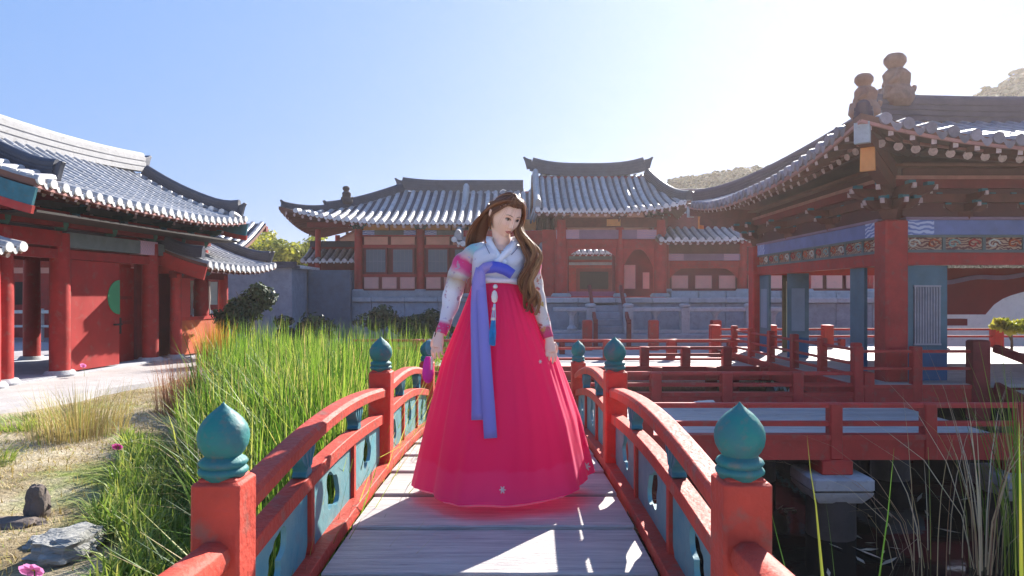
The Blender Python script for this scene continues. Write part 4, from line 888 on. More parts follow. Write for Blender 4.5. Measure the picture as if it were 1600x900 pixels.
# ---- gate hall
GT = thing('gate_hall', 'taller gate hall right of the woman with open red doorway and striped roof', 'building', (0, 22.5, 0))
rg = MB().bb(.7, 4.6, 1.4, 1.6, 5.2, 5.3).build('roof', RED_D, GT)
SE = Slope((.72, -1.2), 0, 4.87, 2.75, 3.78, 1.55, k=(0, .33), lift=(.02, .32), w=(1, 2.4)); make_slope(rg, SE, .235, .078, ov=1.1, rsp=.26, rr_=.055, fly=False)
SE2 = Slope((5.59, 4.2), PI, 4.87, 2.65, 3.78, 1.55, k=(.33, 0)); make_slope(rg, SE2, .4, .08, rafters=False)
SE3 = Slope((5.59, -1.2), PI / 2, 5.5, .92, 3.78, 1.55, k=(2.95, 2.95), lift=(.32, .2), w=(2.4, 2.4)); make_slope(rg, SE3, .3, .07, rafters=False)
ridge(rg, [(.62 + 4.1 * i / 14, 1.5, 5.30 + .22 * abs(i / 7 - 1) ** 3) for i in range(15)], .24, .40, RIDGE); ridge_end(rg, (4.75, 1.5, 5.62), (1, 0, 0), .8); ridge_end(rg, (.6, 1.5, 5.62), (-1, 0, 0), .8)
ridge(rg, [SE.P(SE.L - .33 * y, y, .02) for y in np.linspace(2.7, .1, 12)], .24, .22, RIDGE); ridge(rg, [SE.P(.1, y, .02) for y in np.linspace(2.7, .15, 12)], .22, .22, RIDGE_L)
gm = MB(); gm.bb(.66, .71, -1.0, 4.0, 3.75, 3.9); gm.prism([(-1.0, 3.8), (4.0, 3.8), (1.5, 5.3)], lambda a, b, t: Vector((t, a, b)), .78, .84); gm.build('gable_wall', STONE_B, rg)
for x in (1.62, 3.55, 4.88): column(GT, x, 0, FZ, 3.6, .21 if x != 3.55 else .14, n=16)
MB().bb(1.4, 5.1, -.14, .12, 3.36, 3.68).build('beam', RAFT, GT); MB().bb(1.5, 5.0, -.12, .12, 2.98, 3.28).build('beam', VIOLET, GT)
MB().bb(1.45, 2.2, -.135, -.121, 2.98, 3.28).build('beam_end', MOTIF_P, GT); MB().bb(4.1, 4.8, -.135, -.121, 2.98, 3.28).build('beam_end', MOTIF_P, GT)
MB().bb(3.1, 3.55, -.16, -.10, 3.40, 3.62).build('painted_block', mat('orange_frieze', (0, 0, 0)), GT)
MB().bb(1.5, 5.0, -.08, .10, 2.68, 2.97).build('lintel', RED, GT)
def arch_board(root, a, b, y, z0, z1, m, drop=.5):     # curved brackets at both ends of an opening
    mb = MB(); n = 12; lo = []
    for i in range(n + 1):
        t = i / n; e = min(t, 1 - t) * (b - a); lo.append((a + (b - a) * t, z1 - drop * max(0, 1 - e / .45) ** 1.6 - .06))
    for i in range(n): mb.prism([lo[i], lo[i + 1], (lo[i + 1][0], z1), (lo[i][0], z1)], lambda p, q, t: Vector((p, t, q)), y - .05, y + .03)
    mb.build('arched_bracket_board', m, root)
arch_board(GT, 3.62, 4.7, 0, 2.2, 2.70, RED, .7); arch_board(GT, 1.83, 3.43, 0, 2.2, 2.70, RED, .25)
MB().bb(3.62, 4.75, .5, .56, FZ, 2.75).build('wall', RED_D, GT); MB().bb(3.78, 4.15, .46, .5, 1.35, 2.15).build('wall_panel', PINKP, GT); MB().bb(4.4, 4.62, .46, .5, 1.35, 1.9).build('wall_panel', PINKP, GT)
MB().bb(1.0, 1.42, .05, .15, FZ, 3.3).build('wall', RED, GT)
for x in (1.65, 3.5, 4.9): bracket(GT, x, -.1, 3.52, .5, ((0, 1), (1, 0)), RAFT)
MB().bb(1.75, 3.45, .02, .06, FZ + .0, FZ + .16).build('threshold', mat('pinkish_threshold', (.42, .10, .16), .6, .15, 4, .1), GT)
for x in (1.83, 3.36): MB().bb(x - .05, x + .05, .04, .14, FZ, 2.7).build('door_frame', RED_D, GT)
# ---- building seen through the doorway
IB = thing('inner_building', 'small tiled building framed by the open gateway', 'building', (3.6, 31, 0))
ri = MB().bb(-1.5, 1.5, 1.8, 2, 4.5, 4.6).build('roof', RED_D, IB)
SF = Slope((-2.6, -.8), 0, 6.0, 2.6, 3.02, 1.3); make_slope(ri, SF, .27, .09, ov=.7, rsp=.27)
MB().bb(-3, 3.4, .3, .4, .9, 3.2).build('wall', RED, IB); w = MB().bb(-.65, .95, .2, .3, 1.25, 2.35).build('window', RED_D, IB); MB().bb(-.5, .8, .18, .199, 1.4, 2.2).build('pane', DARK, w)
for x in (-1.2, 1.4): column(IB, x, .2, .8, 3.0, .12)
MB().bb(-3, 3.4, .1, .25, 2.5, 2.62).build('beam', STONE, IB); MB().bb(-3, 3.4, .1, .25, 2.75, 2.9).build('beam', GREYBEAM, IB); MB().bb(-1.55, -1.3, .1, .3, 1.6, 2.3).build('wall_panel', PLASTER, IB)
# ---- right side hall
HE = thing('side_hall', 'lower hall with pink panels between the gate hall and the pavilion', 'building', (0, 23, 0))
re_ = MB().bb(5, 8, 1.5, 1.6, 4, 4.1).build('roof', RED_D, HE)
SG = Slope((4.7, -1.0), 0, 3.35, 2.6, 2.93, 1.3, k=(0, 0), lift=(0, .1)); make_slope(re_, SG, .26, .08, ov=.9, rsp=.24, rr_=.05)
SH = Slope((8.1, .8), 0, 6.6, 2.6, 3.9, 1.2); make_slope(re_, SH, .3, .08, rafters=False)
ridge(re_, [(4.5 + i, 1.65, 4.2) for i in range(4)], .2, .25, RIDGE)
for x in (5.15, 7.75, 9.9, 12): column(HE, x, 0, FZ + .15, 2.9 if x < 8 else 3.8, .16)
MB().bb(5.2, 7.7, -.12, .1, 2.3, 2.52).build('beam', VIOLET, HE); MB().bb(5.25, 5.75, -.135, -.121, 2.3, 2.52).build('beam_end', MOTIF_P, HE); MB().bb(7.1, 7.6, -.135, -.121, 2.3, 2.52).build('beam_end', MOTIF_P, HE)
MB().bb(5.2, 7.7, -.08, .1, 2.08, 2.29).build('lintel', RED, HE); MB().bb(5.2, 7.7, -.1, .1, 2.53, 2.85).build('beam', RAFT, HE)
arch_board(HE, 5.3, 7.6, 0, 1.9, 2.1, RED, .35)
MB().bb(5.1, 14.3, .12, .2, FZ, 3.9).build('wall', RED_D, HE)
for i in range(3): MB().bb(5.4 + i * .8, 5.95 + i * .8, .08, .12, 1.36, 1.80).build('lower_panel', PINKP, HE)
for i in range(9): MB().bb(7.95 + i * .66, 8.47 + i * .66, -.03, .02, 1.36, 1.80).build('lower_panel', PINKP, HE)
MB().bb(5.2, 14, -.06, .1, FZ + .15, FZ + .25).build('beam', RED_D, HE); MB().bb(7.8, 14, -.06, .1, 1.82, 1.95).build('beam', RED, HE); MB().bb(7.8, 14, -.06, .1, 2.78, 2.95).build('beam', RED, HE)
for i in range(7):
    a = 7.92 + i * .92; w = MB().bb(a, a + .86, -.03, .03, 1.96, 2.77).build('window', RED_D, HE); MB().bb(a + .07, a + .79, -.04, -.031, 2.02, 2.71).build('pane', PAPER, w)
MB().bb(7.8, 14, -.05, .1, 3.0, 3.9).build('wall', RED_D, HE)
# ---- stone balustrade and stairs before the gate hall
SBL = thing('stone_balustrade', 'pale blue grey stone balustrade in front of the gate hall podium', 'balustrade', (0, 20.0, 0))
MB().bb(1.1, 8.6, -.3, .6, -.38, .02, ch=.02).build('base_course', STONE_B, SBL)
def sbal(x0, x1):
    MB().bb(x0, x1, -.09, .09, .66, .78, ch=.02).build('rail', STONE, SBL); MB().bb(x0, x1, -.1, .1, .03, .12, ch=.01).build('bottom_rail', STONE, SBL)
sbal(1.2, 2.25); sbal(3.45, 8.4)
for x in (2.3, 3.4, 5.05, 6.95, 8.4): MB().bb(x - .13, x + .13, -.13, .13, 0, .78, ch=.02).lathe([(.12, .78), (.16, .80), (.16, .86), (.10, .90)], (x, 0, 0), 14).build('post', STONE, SBL)
for x in (1.75, 4.2, 5.95, 7.65): MB().lathe([(.12, .12), (.15, .17), (.07, .26), (.065, .5), (.10, .58), (.16, .66)], (x, 0, 0), 14).build('baluster', STONE, SBL)
ST = thing('stone_stairs', 'stone stairs climbing to the gate hall between balustrades', 'stairs', (0, 20, 0))
for i in range(7): MB().bb(2.45, 3.25, -.5 + i * .26, 1.0, -.38 + i * .2, -.18 + i * .2, ch=.012).build('step', STONE_B, ST)
for x in (2.38, 3.33): MB().sweep([(x, -.55, .25), (x, .2, .7), (x, 1.0, 1.35)], .09, .13).build('handrail', RED_D, ST); MB().bb(x - .06, x + .06, -.6, -.48, -.38, .45).build('post', RED_D, ST)
for k, (x, lb) in enumerate(((2.05, 'red wooden post left of the stone stairs'), (3.85, 'red wooden post right of the stone stairs'), (5.55, 'red wooden post before the middle of the stone balustrade'))):
    o = MB().box((0, 0, .4), (.26, .26, .85), ch=.03).build('wooden_post', RED, None); o.location = (x, 18.6, -.36); tag(o, lb, 'post')
# dark red low fence in front
LF = thing('low_fence', 'low dark red fence along the court before the stone balustrade', 'fence', (0, 17.4, 0))
railing(LF, (-3.0, 0), (8.4, 0), -.36, -.02, [-.16], 9, .14, .06, .05, m=RED_D)
# ---- rear roof, side gate and walls
RR = thing('rear_roof', 'dark tiled roof ridge showing above the side hall below the far hill', 'building', (0, 33, 0))
r5 = MB().bb(7.5, 17, 1.9, 2.1, 5.2, 5.6).build('roof', RED_D, RR); SI = Slope((6.9, -1), 0, 12, 3, 4.4, 1.7); make_slope(r5, SI, .3, .09, rafters=False)
ridge(r5, [(6.8 + i, 2, 6.05) for i in range(13)], .25, .45, mat('plum_ridge', (.12, .075, .09), .6, .2, 4, .2)); MB().bb(7.5, 18, 0, .2, -.3, 4.7).build('wall', RED_D, RR)
GWL = thing('concrete_wall', 'blue grey concrete wall block with tiled coping left of the hall', 'wall', (0, 22, 0))
p0, p1 = P(352, 460, 22).x, P(456, 460, 22).x
MB().bb(p0, p1, 0, .3, -.4, 2.02).build('wall_face', STONE_B, GWL); MB().bb(p1 - .02, p1 + .0, .3, 2.6, -.4, 2.02).build('wall_face', STONE_B, GWL)
MB().bb(p0 - .1, p1 + .12, -.12, .45, 2.02, 2.10).build('coping', RIDGE, GWL); MB().bb(p0 - .05, p1 + .05, -.02, .35, 2.10, 2.22).build('coping', RIDGE, GWL)
MB().bb(p1 - .5, p1 + .14, .45, 2.7, 2.02, 2.12).build('coping', LIME, GWL)
for i in range(2): q0 = p1 + .02 + i * 0; 
MB().bb(p1 + .05, p1 + 1.5, 1.6, 1.9, -.4, 2.0).build('wall_face', mat('slate_blue_wall', (.10, .13, .17), .7, .2, 4, .2, dirt=.2), GWL)
SGT = thing('small_gate', 'small dark roofed gate with a bright opening left of the hall', 'gate', (0, 26, 0))
x0, x1 = P(482, 0, 26).x, P(560, 0, 26).x
r6 = MB().bb(x0, x1, .4, .6, 2.9, 3.0).build('roof', RED_D, SGT); SJ = Slope((x0 - .1, -.6), 0, x1 - x0 + .3, 1.2, 2.42, .55); make_slope(r6, SJ, .26, .08, rafters=False)
ridge(r6, [(x0 - .1 + i * .4, .6, 2.95) for i in range(6)], .2, .22, RIDGE)
MB().bb(x0, x0 + .95, -.05, .1, -.4, 2.4).build('wall', mat('slate_blue_wall', (0, 0, 0)), SGT); MB().bb(x1 - .33, x1, -.05, .1, -.4, 2.4).build('wall', MATS['slate_blue_wall'], SGT)
MB().bb(x0, x1, -.06, .12, 2.08, 2.42).build('lintel', RED_D, SGT)
PW = thing('plaster_wall', 'cream plaster wall standing in sun beyond the small gate', 'wall', (0, 31.5, 0)); MB().bb(-9.4, -6.2, 0, .2, -.4, 3.0).build('wall_face', PLASTER, PW)
PW.rotation_euler = (0, 0, 0)
PW2 = thing('plaster_wall', 'pale courtyard wall with blue tiled coping beyond the right pavilion', 'wall', (0, 20, 0))
MB().bb(12.2, 22, 0, .3, -.4, 1.32).build('wall_face', PLASTER, PW2); MB().bb(12.1, 22.1, -.15, .4, 1.32, 1.45).build('coping', BLUE_B, PW2)
for i in range(12): MB().tube([(13.6 + i * .3, -.2, 1.47), (13.6 + i * .3, .3, 1.68)], .1, 8).build('coping_tile', TILE, PW2)
# ------------------------------------------------------------------ pavilion on the right
PX, PY, PZ = 5.55, 10.0, -.1
PV_ = thing('pavilion', 'large open red pavilion with sweeping tiled eaves and teal doors on the right', 'pavilion', (PX, PY, PZ))
rp_ = MB().bb(1.6, 8.4, 2.6, 2.8, 4.3, 4.6).build('roof', RED_D, PV_)
Z0, RS, LFT = 3.14, 1.30, .38
QF = Slope((-1.21, -1.5), 0, 10.4, 4.2, Z0, RS, k=(2.42 / 4.2, 0), lift=(LFT, 0), w=(2.9, 2)); PEND = mat('weathered_tile_end', (.27, .22, .24), .7, .2, 9, .2, dirt=.2, per_obj=.25)
make_slope(rp_, QF, .28, .074, th=.10, ov=1.35, rsp=.27, rr_=.058, fly=True, endmat=PEND, tilemat=mat('violet_grey_tile', (.24, .21, .25), .42, .28, 5, .3, dirt=.25, per_obj=.14, spec=.6, fine=30))
QL = Slope((-1.21, 6.9), -PI / 2, 8.4, 2.42, Z0, RS, k=(4.2 / 2.42, 4.2 / 2.42), lift=(LFT, LFT), w=(3.6, 3.6)); make_slope(rp_, QL, .28, .074, th=.10, ov=1.1, rsp=.30, rr_=.052, fly=True, endmat=PEND, tilemat=MATS['violet_grey_tile'])
QB = Slope((9.2, 6.9), PI, 10.4, 4.2, Z0, RS, k=(0, 2.42 / 4.2), lift=(0, LFT)); make_slope(rp_, QB, .45, .09, rafters=False)
ridge(rp_, [(1.15 + i * .67, 2.7, Z0 + RS - .02 + .05 * max(0, 1 - i / 3)) for i in range(13)], .30, .42, mat('plum_ridge', (.12, .075, .09), .6, .2, 4, .2)); 
PL = MATS['plum_ridge']
ridge(rp_, [QF.P(QF.k[0] * y, y, .02) for y in np.linspace(4.15, .5, 16)], .24, .24, PL); ridge(rp_, [QL.P(QL.k[0] * y, y, .02) for y in np.linspace(2.4, .15, 16)], .24, .24, PL)
ridge_end(rp_, QF.P(QF.k[0] * .55, .55, .05), (-1, -1.7, 0), .55, PL); ridge_end(rp_, QL.P(.25, .15, .05), (-1, 1.7, 0), .55, PL)
figure(rp_, Vector((1.60, 2.7, Z0 + RS + .40)), .92, 'larger seated clay guardian with round hat on the main ridge end')
figure(rp_, QF.P(QF.k[0] * .95, .95, .24), .58, 'smaller hooded clay guardian low on the corner hip')
# hip corner beam with painted end
for (cx, cy, dy) in ((-1.21, -1.5, 1), (-1.21, 6.9, -1)):
    d = Vector((1.21, 1.5 * dy, 0)).normalized(); zz = Z0 + LFT
    MB().beam(Vector((cx, cy, zz - .22)) + d * .12, Vector((0, 0 if dy > 0 else 5.4, Z0 - .10)), .17, .22).build('corner_beam', RAFT, rp_)
    MB().beam(Vector((cx, cy, zz - .235)) + d * .05, Vector((cx, cy, zz - .235)) + d * .13, .18, .26).build('beam_end', STONE, rp_)
    MB().beam(Vector((cx, cy, zz - .46)) + d * .42, Vector((0, 0 if dy > 0 else 5.4, Z0 - .30)), .15, .24).build('corner_beam', RAFT, rp_)
    MB().prism([(-.09, -.17), (.09, -.17), (.08, .17), (-.08, .17)], lambda a, b, t: Vector((cx, cy, zz - .50)) + d * (.40 + t) + Vector((-d.y, d.x, 0)) * a + Vector((0, 0, b)), -.03, .02).build('beam_end', mat('orange_beam_end', (.72, .28, .08), .5, .12, 5, .05), rp_)
# structure
C4 = [(0, 0), (3.25, 0), (0, 5.4), (3.25, 5.4), (6.5, 0), (6.5, 5.4)]
for (x, y) in C4: column(PV_, x, y, -.55, 2.34, .165, RED, base=False, square=True)
def beams(a, b, horiz, lab=True):
    def bx(z0, z1, d, nm, m, t0=0.0, t1=1.0, off=0.0):
        p = (a[0] + (b[0] - a[0]) * t0, a[1] + (b[1] - a[1]) * t0); q = (a[0] + (b[0] - a[0]) * t1, a[1] + (b[1] - a[1]) * t1)
        if horiz: return MB().bb(p[0], q[0], p[1] - d, p[1] + d, z0, z1).build(nm, m, PV_)
        return MB().bb(p[0] - d, p[0] + d, p[1], q[1], z0, z1).build(nm, m, PV_)
    L = math.hypot(b[0] - a[0], b[1] - a[1]); e = .42 / L; g = .165 / L
    bx(2.13, 2.34, .07, 'beam', BLUE_B, g + e, 1 - g - e); bx(2.125, 2.345, .075, 'beam_end', MOTIF, g, g + e); bx(2.125, 2.345, .075, 'beam_end', MOTIF, 1 - g - e, 1 - g)
    bx(2.345, 2.385, .10, 'trim', VIOLET, g, 1 - g); bx(2.09, 2.125, .085, 'trim', GREYBEAM, g, 1 - g); bx(1.91, 2.09, .03, 'frieze_panel', FRIEZE, g, 1 - g); bx(1.87, 1.91, .085, 'trim', GREYBEAM, g, 1 - g)
    n = int(L / .55)
    for i in range(1, n): bx(1.91, 2.09, .05, 'frieze_divider', GREYBEAM, g + (1 - 2 * g) * (i - .04) / n, g + (1 - 2 * g) * (i + .04) / n)
    for i in range(n * 2):      # carved scrolls in the frieze
        t = g + (1 - 2 * g) * (i + .5) / (2 * n); cx, cy = a[0] + (b[0] - a[0]) * t, a[1] + (b[1] - a[1]) * t; mb = MB(); pts = []
        for k in range(10): q = k * .75; r = .075 * (1 - k / 12); o = r * math.cos(q) * 1.3; pts.append(Vector((cx + (o if horiz else -.035), cy + (-.035 if horiz else o), 2.0 + r * math.sin(q))))
        mb.tube(pts, .013, 5); mb.build('carved_scroll', [PLASTER, ORANGE, TEAL_L, RED][i % 4], PV_)
    bx(1.69, 1.868, .075, 'lintel', RED, g, 1 - g)
    for z0, z1, d, m in ((2.60, 2.72, .09, RAFT), (2.80, 2.93, .10, RED_D), (2.93, 2.98, .13, mat('eave_strip_paint', (.45, .20, .17)))): bx(z0, z1, d, 'purlin', m, 0, 1)
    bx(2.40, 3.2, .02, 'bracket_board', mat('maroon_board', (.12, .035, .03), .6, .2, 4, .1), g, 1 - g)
beams((0, 0), (3.25, 0), True); beams((3.25, 0), (6.5, 0), True); beams((0, 0), (0, 5.4), False); beams((0, 5.4), (3.25, 5.4), True)
for (x, y) in ((0, 0), (3.25, 0), (0, 5.4)): bracket(PV_, x, y, 2.34, 1.0, ((1, 0), (0, 1), (1, 1), (1, -1)), RAFT)
for (x, y) in ((1.08, 0), (2.16, 0), (0, 1.8), (0, 3.6)): bracket(PV_, x, y, 2.34, .8, ((1, 0), (0, 1)), RAFT)
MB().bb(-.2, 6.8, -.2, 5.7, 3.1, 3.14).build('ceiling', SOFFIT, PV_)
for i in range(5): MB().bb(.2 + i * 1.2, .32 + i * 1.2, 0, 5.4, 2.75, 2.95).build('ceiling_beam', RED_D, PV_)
# doors
DOORM = mat('slate_teal_door', (.10, .18, .22), .5, .2, 3, .1, dirt=.15); DOORB = mat('deep_blue_door_foot', (.02, .10, .22), .5, .2, 3, .1)
LATT = mat('pinkish_lattice', (.42, .38, .40), .6, .2, 6, .05)
def door(x, y, rz, w, z0=-.02, z1=1.68, lattice=True, tilt=0, pane=None):
    root = MB().bb(0, w, -.025, .025, z0 + .42, z1).build('door', DOORM, PV_); root.location = (x, y, 0); root.rotation_euler = (0, tilt, rz)
    MB().bb(0, w, -.027, .027, z0, z0 + .42).build('door_foot', DOORB, root)
    a, b, c, d = .12 * w + .03, w - .12 * w - .03, z0 + .55, z1 - .30
    MB().bb(a, b, -.032, -.0255, c, d).build('paper', pane or PAPER, root)
    if lattice:
        for i in range(10): xx = a + (b - a) * (i + .5) / 10; MB().bb(xx - .009, xx + .009, -.05, -.033, c, d).build('lattice_bar', LATT, root)
        for zz in (c, d): MB().bb(a, b, -.052, -.026, zz - .012, zz + .012).build('lattice_bar', LATT, root)
    return root
door(.22, .02, 0, .60)
door(.02, .75, PI / 2 * 1.0, .45, pane=DOORM, lattice=False)
door(-.02, 3.72, -.25, .02 + .38, pane=mat('faded_blue_pane', (.22, .30, .38), .5, .1, 4, 0), lattice=False); door(.0, 5.25, -PI / 2, .55, pane=MATS['faded_blue_pane'], lattice=False)
MB().bb(.45, .75, 4.9, 4.95, .3, 1.55).build('paper_screen', PAPER_L, PV_); MB().bb(.38, .82, 4.955, 5.0, -.05, 1.68).build('screen_frame', mat('olive_frame', (.12, .10, .05), .6, .2, 5, .1), PV_)
# red arched board inside, right bay
mb = MB(); n = 16; pts = [(.95 + 2.25 * i / n, interp(.95 + 2.25 * i / n, [.95, 2.28, 2.36, 2.55, 2.9, 3.2], [.93, .93, 1.10, 1.22, 1.32, 1.36])) for i in range(n + 1)]
for i in range(n): mb.prism([pts[i], pts[i + 1], (pts[i + 1][0], 1.69), (pts[i][0], 1.69)], lambda a, b, t: Vector((a, t, b)), 1.2, 1.28)
mb.bb(.95, 1.9, 1.17, 1.31, .75, .86); mb.build('arched_board', mat('deep_red_board', (.26, .02, .018), .5, .15, 3, .1), PV_)
MB().sweep([(.9 + 2.3 * i / n, 1.15, 1.36 + .18 * math.sin(PI * .5 * i / n) + .02 * math.sin(i)) for i in range(n + 1)], .05, .07).build('painted_moulding', VIOLET, PV_)
# gallery floor and railings
boards(PV_, -.72, 7.5, -.42, 6.4, 0, .34, mat('sunlit_floor_board', (.50, .44, .40), .6, .2, 3, .3, c2=(.36, .30, .28), stretch=(.6, 8, 8), per_obj=.08), 'x', 3.4, seed=12)
railing(PV_, (-.70, 4.9), (-.70, -.38), 0, .50, [.30, .14], 6, .12, .05, .04, fascia=(-.06, -.32), posttop=.08)
railing(PV_, (-.70, -.40), (.95, -.40), 0, .48, [.24], 3, .13, .05, .04, fascia=(-.06, -.30), posttop=.05)
railing(PV_, (-.70, 6.35), (7.4, 6.35), 0, .45, [.28], 7, .22, .06, .05, fascia=(-.06, -.3), posttop=.08)
railing(PV_, (7.4, 6.3), (7.4, -.3), 0, .45, [.28], 5, .15, .06, .05, fascia=(-.06, -.3), posttop=.06)
MB().bb(.88, 1.12, -.50, -.30, -.5, .62, ch=.02).build('post', RED_D, PV_)
for y in (-.35, 2.5, 6): MB().bb(-.7, 7.4, y, y + .14, -.3, -.06).build('floor_beam', RED_D, PV_)
MB().bb(-.2, .35, -.42, -.1, -.6, -.32, ch=.02).build('sill_beam', RED, PV_)
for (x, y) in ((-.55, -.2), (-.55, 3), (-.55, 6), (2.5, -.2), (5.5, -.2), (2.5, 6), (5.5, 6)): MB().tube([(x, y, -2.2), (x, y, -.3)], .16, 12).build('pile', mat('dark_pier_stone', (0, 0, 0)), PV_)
# lattice skirt below the gallery
for i in range(8): MB().sweep([(-.66, 4.2 - i * .5, -.42 + .05 * math.sin(k * 1.1 + i)) if 0 else (-.66, 4.4 - i * .5 - k * .08, -.47 + .07 * math.sin(k * 1.4)) for k in range(6)], .03, .04).build('carved_skirt', TEAL_L, PV_)
# plank stair going down to the walkway
SR = thing('wooden_stair', 'dark red wooden stair with sloping handrail running down beside the pavilion', 'stairs', (6.75, 9.55, -.1))
for x in (0, 1.0):
    MB().sweep([(x, 0, .46), (x + .12, -.8, .26), (x + .25, -2.2, -.38)], .08, .10).build('handrail', RED_D, SR); MB().sweep([(x, 0, -.12), (x + .25, -2.2, -.75)], .07, .16).build('stringer', RED_D, SR)
    for t in (.35, .75): MB().bb(x + .25 * t - .05, x + .25 * t + .05, -2.2 * t - .05, -2.2 * t + .05, -.1 - .6 * t, .42 - .75 * t).build('post', RED_D, SR)
for i in range(7): t = (i + .5) / 7; MB().bb(.25 * t + .05, 1.0 + .25 * t - .05, -2.2 * t - .14, -2.2 * t + .14, -.08 - .64 * t, -.03 - .64 * t).build('tread', PLANK, SR)
# ------------------------------------------------------------------ reeds at the right
DRS = leafmat('dry_reed_stalk', [(0, (.30, .16, .10)), (.5, (.62, .50, .32)), (.8, (.72, .62, .42)), (1, (.40, .46, .12))], .3)
def reedclump(cx, cy, rad, n, h0, h1, m, label, seed, lean, w):
    return clump(cx, cy, rad, n, h0, h1, m, label, 'reeds', w, seed, lean, 'reed_clump', WZ)
reedclump(4.28, 6.2, .14, 30, 1.3, 2.25, DRS, 'tall dry reed stalks fanning out before the walkway at the right', 71, .42, (.008, .015))
reedclump(3.9, 6.35, .5, 22, .9, 1.9, DRS, 'mixed dry stalks crossing in front of the dark stair', 72, .55, (.006, .012))
reedclump(4.62, 6.1, .22, 40, 1.5, 2.3, REED, 'green and yellow reeds at the right picture edge', 73, .12, (.012, .022))
reedclump(5.4, 6.9, .6, 100, 1.1, 1.9, REED, 'green reeds growing at the foot of the pavilion stair', 74, .22, (.012, .02))
def leafblade(pts_px, Y, w, label, mt, seed=0):
    pts = [P(px, py, Y) for px, py in pts_px]; a = pts[0]; b = pts[1]; d = (a - b).normalized(); base = a + d * ((a.z - (WZ - .25)) / max(.2, -d.z)); pts = [base] + pts; n = 14; cur = []
    cs = [0]; 
    for i in range(1, len(pts)): cs.append(cs[-1] + (pts[i] - pts[i - 1]).length)
    for i in range(n + 1):
        t = cs[-1] * i / n; cur.append(Vector([interp(t, cs, [p[k] for p in pts]) for k in range(3)]))
    mb = MB(); rows = []
    for i, p in enumerate(cur):
        t = i / n; ww = w * (.55 + .45 * math.sin(PI * min(1, t * .9 + .15))) * (1 - t ** 5) * .5 + .0008; tw = .5 + .9 * t + seed; sd = Vector((math.cos(tw * .6), math.sin(tw * .6), 0))
        rows.append([p - sd * ww, p + Vector((0, .25 * ww, 0)), p + sd * ww])
    mb.grid(rows); mb.v = [(x - base.x, y - base.y, z - base.z) for x, y, z in mb.v]
    o = mb.build('reed_blade', mt, None); o.location = base; return tag(o, label, 'reed', 'single green reed blades in front of the dark water')
GB = mat('fresh_green_blade', (.20, .40, .05), .45, .3, 3, .1, c2=(.10, .28, .03), transl=.5, per_obj=.15)
GY = mat('yellow_tipped_blade', (.42, .38, .05), .45, .3, 2, .1, c2=(.22, .36, .05), transl=.5, per_obj=.1)
leafblade([(1230, 900), (1212, 830), (1202, 785)], 2.9, .036, 'short arching green blade just right of the near right post', GB, .3)
leafblade([(1285, 900), (1272, 760), (1265, 730), (1261, 680)], 3.0, .046, 'green blade with orange tip, second from the near right post', GY, .1)
leafblade([(1304, 900), (1296, 820), (1286, 760)], 3.1, .046, 'shorter bright green blade in front of the stone pier', GB, .6)
leafblade([(1374, 900), (1388, 800), (1394, 730), (1397, 700)], 3.0, .050, 'tall green blade with pale tip standing alone in front of dark water', GB, .9)
for k, (a, lb) in enumerate(((([(1588, 900), (1584, 740), (1576, 640)]), 'yellow green blade at the right edge, leaning left'), (([(1596, 900), (1594, 760), (1592, 660)]), 'yellow green upright blade at the very right edge'))): leafblade(a, 3.0, .035, lb, GY, .4 + k)
